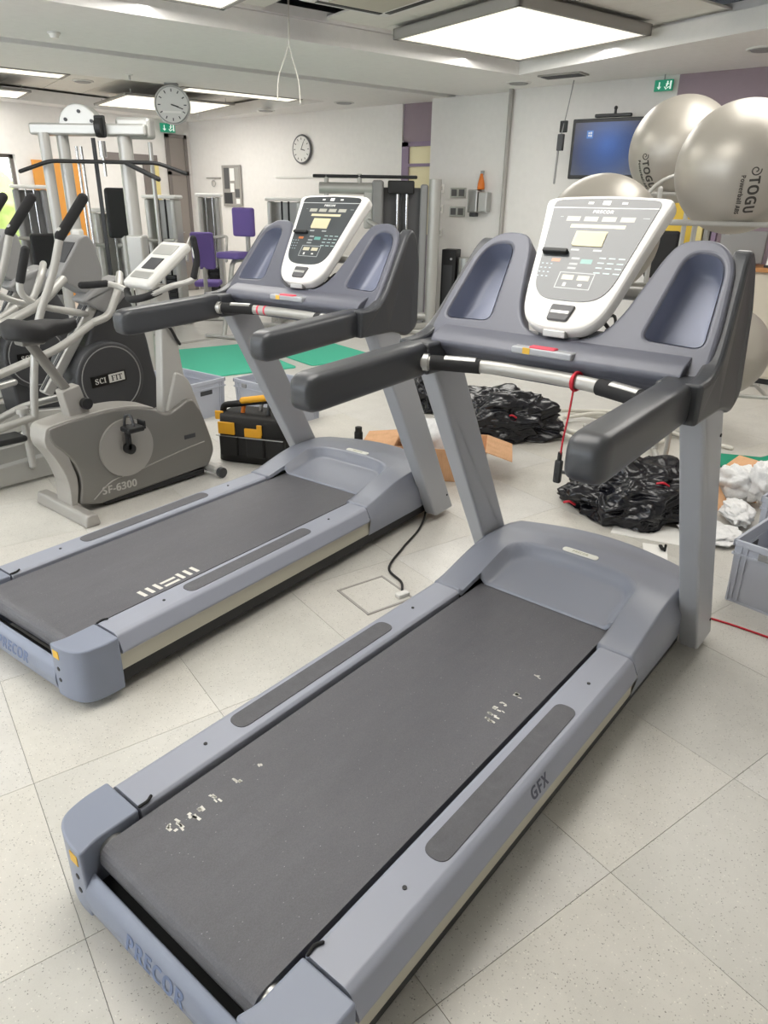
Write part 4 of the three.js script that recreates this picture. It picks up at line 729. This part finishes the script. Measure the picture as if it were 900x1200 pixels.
// ---------------------------------------------------------------- counter at the right back
{
  const c = thing('reception_counter', 'beige counter with wooden top edge behind the gym balls', 'counter', [-1.0, 0, -8.05]);
  mesh('body', b2(-1.25, 1.6, .06, 1.06, -.3, .2, .004), M.beige, c); mesh('worktop', b2(-1.29, 1.62, 1.06, 1.10, -.32, .24, .006), M.wood, c); mesh('plinth', b2(-1.2, 1.55, 0, .06, -.28, .16), M.black, c);
  for (let i = 0; i < 3; i++) mesh('front_panel', b2(-1.22 + i * .94, -1.22 + i * .94 + .92, .08, 1.04, .2, .212, .004), M.beige, c);
  const m = thing('counter_box', 'grey flat box standing on the counter beside the papers', 'box', [-1.98, 1.10, -8.05], .1); mesh('casing', rb(.42, .30, .05, 0, .17, 0, .012), M.grey, m); mesh('stand', rb(.3, .025, .16, 0, .0125, 0, .006), M.charcoal, m);
  const p = thing('paper_stack', 'white papers in a tilted holder on the counter', 'papers', [-1.55, 1.10, -8.05], .1); mesh('sheet_block', place(rb(.34, .26, .03, 0, 0, 0, .004), g => g.rotateX(-.5).translate(0, .125, 0)), M.paper, p); mesh('holder', rb(.36, .02, .22, 0, .01, .02, .005), M.charcoal, p);
  const y = thing('yellow_board', 'yellow board leaning on the purple wall behind the balls', 'board', [-2.72, 1.2, -8.50], .05); mesh('panel', b2(-.22, .16, 0, .62, -.01, .01, .003), M.yellowBoard, y); mesh('edge_strip', b2(.16, .18, 0, .62, -.012, .012, .003), M.purpleFrame, y);
  const sh = thing('wall_shelf', 'black shelf below the yellow board', 'shelf', [-2.75, 1.1, -8.45]); mesh('plank', rb(.5, .1, .3, 0, .05, 0, .01), M.black, sh); mesh('bracket', [rb(.03, .15, .2, -.18, -.05, -.02, .005)], M.charcoal, sh);
  const ch = thing('office_chair', 'black office chair with rounded back by the counter', 'chair', [-2.62, 0, -7.62], .3);
  mesh('backrest', place(rb(.30, .46, .08, 0, 1.17, -.2, .035)), M.seat, ch); mesh('seat', rb(.46, .09, .46, 0, .52, 0, .04), M.seat, ch); mesh('back_stem', tube([[0, .5, -.05], [0, .55, -.24], [0, 1.1, -.25]], .025, .06), M.black, ch); mesh('gas_lift', cyl(.03, .40, 0, .29, 0), M.black, ch);
  for (let i = 0; i < 5; i++) { const a = i * 1.2566, l = mesh('base_leg', place(rb(.3, .03, .045, .15, .09, 0, .01), g => g.rotateY(a)), M.black, ch); mesh('caster', cyl(.028, .03, .28 * Math.cos(a), .029, -.28 * Math.sin(a), 'z', 14), M.black, l); }
  const b = thing('upright_boards', 'yellow and purple upright boards left of the counter', 'board', [-2.50, 0, -8.35]); mesh('yellow_plank', rb(.06, 1.45, .05, 0, .725, 0, .005), M.yellowPaint, b); mesh('purple_plank', rb(.05, 1.45, .05, .15, .725, 0, .005), M.purpleFrame, b); mesh('dark_plank', rb(.08, 1.42, .03, .07, .71, -.02, .005), M.black, b);
}
// ---------------------------------------------------------------- things on the floor
function crate(label, [x, y, z], turn, [w, h, d]) {
  const t = thing('storage_crate', label, 'crate', [x, y, z], turn, 'grey plastic crates'), k = .004, tp = .018;
  const wall = (x0, z0, x1, z1, nx, nz) => { const g = new THREE.BufferGeometry(); };
  mesh('shell', [b2(-w / 2 + tp, w / 2 - tp, 0, .008, -d / 2 + tp, d / 2 - tp), ...[-1, 1].flatMap(s => [place(bx(k, h, d - 2 * tp + .01), g => g.rotateZ(-s * tp / h).translate(s * (w / 2 - tp / 2 - .006), h / 2, 0)), place(bx(w - 2 * tp + .01, h, k), g => g.rotateX(s * tp / h).translate(0, h / 2, s * (d / 2 - tp / 2 - .006)))])], M.crate, t);
  mesh('rim', [b2(-w / 2, w / 2, h - .03, h, d / 2 - .014, d / 2, .003), b2(-w / 2, w / 2, h - .03, h, -d / 2, -d / 2 + .014, .003), b2(-w / 2, -w / 2 + .014, h - .03, h, -d / 2, d / 2, .003), b2(w / 2 - .014, w / 2, h - .03, h, -d / 2, d / 2, .003)], M.crate, t);
  mesh('lower_rim', [b2(-w / 2 + .004, w / 2 - .004, h - .07, h - .06, d / 2 - .014, d / 2 - .002, .002), b2(-w / 2 + .004, w / 2 - .004, h - .07, h - .06, -d / 2 + .002, -d / 2 + .014, .002), b2(-w / 2 + .002, -w / 2 + .014, h - .07, h - .06, -d / 2, d / 2, .002), b2(w / 2 - .014, w / 2 - .002, h - .07, h - .06, -d / 2, d / 2, .002)], M.crate, t);
  for (const sx of [-1, 1]) for (const sz of [-1, 1]) for (const o of [0.02, .045]) { mesh('corner_rib', place(bx(.006, h - .03, .01), g => g.rotateX(sz * tp / h).translate(sx * (w / 2 - tp - o), h / 2, sz * (d / 2 - tp / 2 - .002))), M.crate, t); mesh('corner_rib', place(bx(.01, h - .03, .006), g => g.rotateZ(-sx * tp / h).translate(sx * (w / 2 - tp / 2 - .002), h / 2, sz * (d / 2 - tp - o))), M.crate, t); }
  for (const s of [-1, 1]) { mesh('handle_slot', place(rb(.008, .035, .12, s * (w / 2 - .0105), h - .095, 0, .003)), M.charcoal, t); mesh('lid_latch', rb(.05, .03, .012, s * w * .28, h - .045, d / 2 - .002, .003), M.grey, t); }
  mesh('bottom_lining', b2(-w / 2 + tp + .01, w / 2 - tp - .01, .009, .014, -d / 2 + tp + .01, d / 2 - tp - .01), M.crate, t);
  return t;
}
crate('open grey plastic crate on the floor right behind the exercise bike', [-4.85, 0, -3.36], .06, [.62, .30, .40]);
crate('open grey plastic crate on the floor behind the yellow tool bag', [-4.19, 0, -3.80], 0, [.60, .30, .40]);
crate('large open grey crate at the right picture edge near the red line', [-.215, 0, -3.262], -.15, [.62, .30, .42]);
crate('small grey crate corner peeking behind the large right crate', [-.40, 0, -4.02], -.1, [.40, .24, .30]);
solo('handle_strip', [rb(.09, .03, .03, 0, 0, 0, .01)], M.paper, 'white handle strip lying inside the large right crate', 'strip', [-.40, .03, -3.33], .5);
{
  const t = thing('tool_bag', 'black and yellow open tool bag behind the far treadmill hood', 'tool bag', [-3.52, 0, -3.02], .42); t.scale.setScalar(1.18);
  mesh('body', [loft([0, .06, .14, .22, .26].map((y, i) => superRing(0, 0, 0, .22 - .004 * i, .13 - .002 * i, 5, 32).map(([x, q]) => [x, y + .004, q]).reverse()))], M.toolBlack, t);
  for (const x of [-.13, .03, .15]) mesh('front_pocket', rb(.11, .12, .035, x, .10, .125, .012), M.toolBlack, t);
  mesh('yellow_panel', rb(.10, .07, .012, -.14, .20, .13, .005), M.toolYellow, t); mesh('yellow_panel', rb(.10, .05, .014, .02, .185, .132, .005), M.toolYellow, t); mesh('yellow_panel', rb(.03, .06, .012, .06, .205, .134, .005), M.toolYellow, t);
  mesh('yellow_panel', rb(.05, .05, .012, -.215, .25, .06, .005), M.toolYellow, t);
  mesh('handle', tube([[-.22, .26, .0], [-.20, .30, .02], [.20, .37, .02], [.22, .28, 0]], .018, .04), M.toolBlack, t); mesh('handle_wrap', tube([[-.08, .335, .025], [.14, .375, .025]], .02), M.toolYellow, t);
  for (const [x, z, h, m] of [[-.1, .02, .33, M.orange], [-.02, -.04, .32, M.steel], [.06, .03, .34, M.charcoal], [.13, -.02, .31, M.red]]) mesh('tool_grip', tube([[x, .2, z], [x + .02, h, z - .01]], .012), m, t);
  mesh('zip_trim', b2(-.2, .2, .155, .16, .139, .143), M.steel, t);
}
solo('small_bottle', [rb(.06, .09, .05, 0, .045, 0, .02), cyl(.025, .03, 0, .1, 0)], M.toolBlack, 'small black bottle on the floor right of the far left upright', 'bottle', [-3.25, 0, -3.72]);
solo('floor_stopper', [cyl(.018, .03, 0, .015, 0), cyl(.012, .012, 0, .036, 0)], M.black, 'tiny black stopper on the floor between the two crates', 'stopper', [-4.42, 0, -3.50]);
const matGeo = (w, d) => planExt([[-w / 2, -d / 2], [w / 2, -d / 2], [w / 2, d / 2], [-w / 2, d / 2]], 0.0, .014, .05, .004);
solo('exercise_mat', matGeo(1.15, 1.5), M.mat, 'large green exercise mat behind the crates', 'mat', [-6.28, 0, -4.86], 1.27);
solo('exercise_mat', matGeo(.9, 1.75), M.mat, 'second green exercise mat seen below the far treadmill right arm', 'mat', [-6.08, 0, -6.0], 1.33);
{ // cardboard box with open flaps
  const t = thing('cardboard_box', 'open brown cardboard box between the treadmills uprights', 'box', [-2.45, 0, -3.62], .52);
  const w = .58, d = .36, h = .21, k = .005;
  mesh('box_wall', [b2(-w / 2, w / 2, 0, h, d / 2 - k, d / 2)], M.cardboard, t); mesh('box_wall', [b2(-w / 2, w / 2, 0, h, -d / 2, -d / 2 + k)], M.cardboard, t); mesh('box_wall', [b2(-w / 2, -w / 2 + k, 0, h, -d / 2, d / 2)], M.cardboard, t); mesh('box_wall', [b2(w / 2 - k, w / 2, 0, h, -d / 2, d / 2)], M.cardboard, t); mesh('box_floor', b2(-w / 2, w / 2, 0, k, -d / 2, d / 2), M.cardboard, t);
  mesh('flap', place(bx(w, k, .17), g => g.translate(0, 0, -.085).rotateX(-.35).translate(0, h, -d / 2)), M.cardboard, t);
  mesh('flap', place(bx(.22, k, d), g => g.translate(-.11, 0, 0).rotateZ(.12).translate(-w / 2, h, 0)), M.cardboard, t); mesh('flap', place(bx(.17, k, d), g => g.translate(.085, 0, 0).rotateZ(-.3).translate(w / 2, h, 0)), M.cardboard, t);
  mesh('print_label', b2(w / 2 + .0005, w / 2 + .002, .05, .16, -.1, .1), M.paper, t);
  mesh('packing_paper', place(weld(new THREE.IcosahedronGeometry(.16, 8)), g => { const p = g.attributes.position; for (let i = 0; i < p.count; i++) { const k2 = 1 + .25 * noise.noise(p.getX(i) * 12, p.getY(i) * 12, p.getZ(i) * 12); p.setXYZ(i, p.getX(i) * k2 * 1.2, p.getY(i) * k2 * .9, p.getZ(i) * k2 * .8); } g.computeVertexNormals(); g.translate(-.08, .19, -.05); }), M.foam, t);
}
function bagGeo(w, h, d, s) {
  const g = weld(new THREE.IcosahedronGeometry(1, 30)), p = g.attributes.position;
  for (let i = 0; i < p.count; i++) {
    const v = V(p.getX(i), p.getY(i), p.getZ(i)).normalize(), q = v.clone().multiplyScalar(2.3).addScalar(s);
    const rid = (f, o) => 1 - Math.abs(noise.noise(v.x * f + o + s, v.y * f * 1.3 + o, v.z * f - o)) * 2;
    const wq = noise.noise(v.x * 2 + s, v.y * 2, v.z * 2) * 1.2; let k = 1 + .26 * noise.noise(q.x, q.y, q.z) + .10 * rid(2.6, 1.7 + wq) + .035 * (1 - Math.abs(noise.noise(v.x * 4 + s + wq, v.y * 9, v.z * 4)) * 2) + .012 * rid(8, 4.1 + wq) - .10;
    let y = v.y * k; if (y < -.32) y = -.32 - (y + .32) * -.05;
    p.setXYZ(i, v.x * k * w / 2, (y + .34) * h / 1.34, v.z * k * d / 2);
  }
  g.computeVertexNormals(); g.computeBoundingBox(); return g.translate(0, -g.boundingBox.min.y + .001, 0);
}
function bag(label, pos, turn, dims, s, tie) {
  const t = thing('refuse_bag', label, 'bag', pos, turn, 'black bin bags'); mesh('bag_film', bagGeo(...dims, s), M.bag, t);
  tie.forEach(pt => mesh('red_tie', spline([[pt[0] - .03, pt[1], pt[2]], [pt[0], pt[1] + .012, pt[2] + .01], [pt[0] + .03, pt[1] - .006, pt[2]]], .007, 10, 6), M.red, t));
}
bag('black bin bag right of the cardboard box behind the left upright', [-2.64, 0, -4.62], .5, [.92, .34, .66], 3.1, [[.12, .20, .25]]);
bag('glossy black bin bag lying under the right handrail end', [-1.28, 0, -3.86], .4, [.72, .30, .66], 9.4, [[-.33, .05, .17], [.14, .24, .22]]);
bag('small black bin bag peeking left of the near left upright', [-3.42, 0, -4.85], .2, [.42, .36, .4], 14.2, []);
solo('paper_scrap', planExt([[-.2, -.1], [.2, -.12], [.22, .1], [-.18, .12]], .0, .004, .01, .001), M.paper, 'white sheet lying under the glossy bin bag', 'paper', [-1.05, 0, -3.60], .3);
solo('paper_scrap', planExt([[-.06, -.1], [.05, -.11], [.07, .1], [-.05, .11]], .0, .003, .005, .001), M.paper, 'small pale paper slip on the floor before the right upright', 'paper', [-.94, 0, -3.36], .45);
solo('cable_plug', [rb(.02, .012, .05, 0, .012, 0, .005), rb(.012, .04, .012, .012, .02, .02, .004)], M.black, 'tiny black clip on the small pale paper slip', 'clip', [-.93, .003, -3.42], .6);
solo('floor_scrap', [rb(.04, .015, .03, 0, .0075, 0, .005)], M.charcoal, 'tiny dark scrap on the open floor left of the hanging lanyard clip', 'scrap', [-1.82, 0, -4.13], .2);
{ // coil of pale hose
  const pts = []; for (let i = 0; i <= 60; i++) { const a = i / 60 * Math.PI * 2 * 2.6 + 1.2, r = .36 + .06 * Math.sin(i * .7); pts.push([r * 1.1 * Math.cos(a), .02 + .0011 * i + .03 * Math.sin(i * .5) ** 2, r * .9 * Math.sin(a)]); } pts.push([.55, .03, -.2], [.9, .02, -.1]);
  solo('hose_coil', spline(pts, .016, 240, 8), M.hose, 'coil of pale hose on the floor behind the lanyard', 'hose', [-1.98, 0, -5.12], .2);
  // pile of packaging
  const cards = [['brown cardboard sheet behind the right upright', [-1.02, 0.0, -4.5], .4, .5, .36, .15], ['brown cardboard flap under the green cloth', [-.78, .0, -4.75], -.3, .5, .34, .3], ['torn cardboard piece leaning against white foam', [-.95, .0, -4.20], .8, .22, .2, .5], ['cardboard end at the right picture edge behind the foam', [-.52, 0, -4.62], .1, .3, .3, .35]];
  cards.forEach(([l, p, a, w, d, tl]) => solo('cardboard_sheet', place(bx(w, .006, d), g => g.translate(0, 0, -d / 2).rotateX(tl).translate(0, .004, d / 2)), M.cardboard, l, 'cardboard', p, a, 'loose cardboard'));
  const foamy = (sx, sy, sz, s) => { const g = weld(new THREE.IcosahedronGeometry(1, 12)), p = g.attributes.position; for (let i = 0; i < p.count; i++) { const v = V(p.getX(i), p.getY(i), p.getZ(i)), k = 1 + .35 * noise.noise(v.x * 2.2 + s, v.y * 2.2, v.z * 2.2) + .12 * noise.noise(v.x * 7, v.y * 7 + s, v.z * 7); p.setXYZ(i, v.x * k * sx, v.y * k * sy, v.z * k * sz); } g.computeVertexNormals(); g.computeBoundingBox(); return g.translate(0, -g.boundingBox.min.y, 0); };
  [['crumpled white packing foam beside the right upright', [-.83, 0, -4.38], [.13, .10, .10]], ['rounded white packing foam piece against the cardboard end', [-.68, 0, -4.36], [.09, .13, .10]], ['white foam strip lying before the packaging pile', [-.74, 0, -4.06], [.15, .05, .08]], ['flat white plastic film on the floor by the large crate', [-.78, 0, -3.76], [.15, .025, .14]]].forEach(([l, p, d], i) => solo('packing_foam', foamy(...d, i * 5.3), M.foam, l, 'packing foam', p, i, 'packaging waste'));
  const cl = place(new THREE.PlaneGeometry(.62, .3, 40, 20).rotateX(-Math.PI / 2), g => { const p = g.attributes.position; for (let i = 0; i < p.count; i++) p.setY(i, .02 + .07 * Math.max(0, noise.noise(p.getX(i) * 5, 2, p.getZ(i) * 6)) + .05 * (p.getX(i) + .31)); g.computeVertexNormals(); });
  solo('green_cloth', [cl, cl.clone().translate(0, -.006, 0)], M.greenCloth, 'crumpled green cloth on the packaging at the right edge', 'cloth', [-.86, .0, -5.12], .25);
}
{ // floor outlet, cables, line
  const t = thing('floor_outlet', 'square floor outlet cover between the treadmills', 'outlet', [-1.745, 0, -2.115], -.25 - .02);
  mesh('frame', [b2(-.125, .125, 0, .004, .115, .125), b2(-.125, .125, 0, .004, -.125, -.115), b2(-.125, -.115, 0, .004, -.125, .125), b2(.115, .125, 0, .004, -.125, .125)], M.trimGrey, t); mesh('lid', b2(-.113, .113, 0, .003, -.113, .113), tileMats[1], t); mesh('plug', rb(.035, .02, .06, .08, .012, -.09, .006), M.offwhite, t);
  solo('power_cord', spline([[-1.66, .02, -2.20], [-1.72, .008, -2.27], [-1.84, .008, -2.33], [-1.93, .008, -2.55], [-2.0, .01, -2.78], [-2.05, .03, -2.9], [-2.10, .06, -2.98]], .006, 60, 8), M.black, 'black power cord from the far treadmill to the floor outlet', 'cord');
  solo('red_cable', spline([[-.80, .004, -2.82], [-.55, .004, -2.893], [-.308, .004, -2.90], [.2, .004, -2.86], [.7, .004, -2.92]], .005, 40, 6), M.red, 'thin red cable on the floor before the large right crate', 'cable');
  for (const [i, x, z] of [[0, -5.0, -1.75], [1, -5.25, -1.9]]) { const g = thing('green_band', i ? 'pale green resistance band loop hanging behind the elliptical, farther one' : 'pale green resistance band loop hanging on the elliptical, nearer one', 'band', [x, .95, z]); mesh('loop', spline([[0, .2, 0], [.05, 0, .02], [.03, -.25, 0], [-.04, -.3, -.02], [-.06, 0, 0]], .006, 40, 6, true), std('#b9dca0', .6), g); }
}
{ // planting outside the left windows
  [[-14.2, -8.6, 1.2], [-14.6, -5.4, 1.3], [-14.3, -2.2, 1.2], [-14.5, 1.0, 1.3]].forEach(([x, z, r], i) => { const g = weld(new THREE.IcosahedronGeometry(r, 14)), p = g.attributes.position; for (let j = 0; j < p.count; j++) { const k = 1 + .2 * noise.noise(p.getX(j) * 2 + i, p.getY(j) * 2, p.getZ(j) * 2) + .12 * noise.noise(p.getX(j) * 8, p.getY(j) * 8, p.getZ(j) * 8 + i); p.setXYZ(j, p.getX(j) * k, p.getY(j) * k, p.getZ(j) * k); } g.computeVertexNormals(); const t = thing('hedge_bush', ['bright green bush outside the left window, farthest', 'bright green bush seen through the left window', 'bright green bush outside, third from the corner', 'bright green bush outside, nearest the camera side'][i], 'bush', [x, 0, z], 0, 'bushes outside'); mesh('foliage', g.translate(0, r * .95, 0), M.hedge, t); mesh('stem', cyl(.06, .5, 0, .1, 0), M.wood, t); });
  solo('outdoor_ground', bx(8, .1, 20, 0, -.05, 0), std('#9a9a80', .9), 'grassy ground outside the left windows', 'ground', [-16.3, 0, -2]);
}
renderer.render(scene, camera);
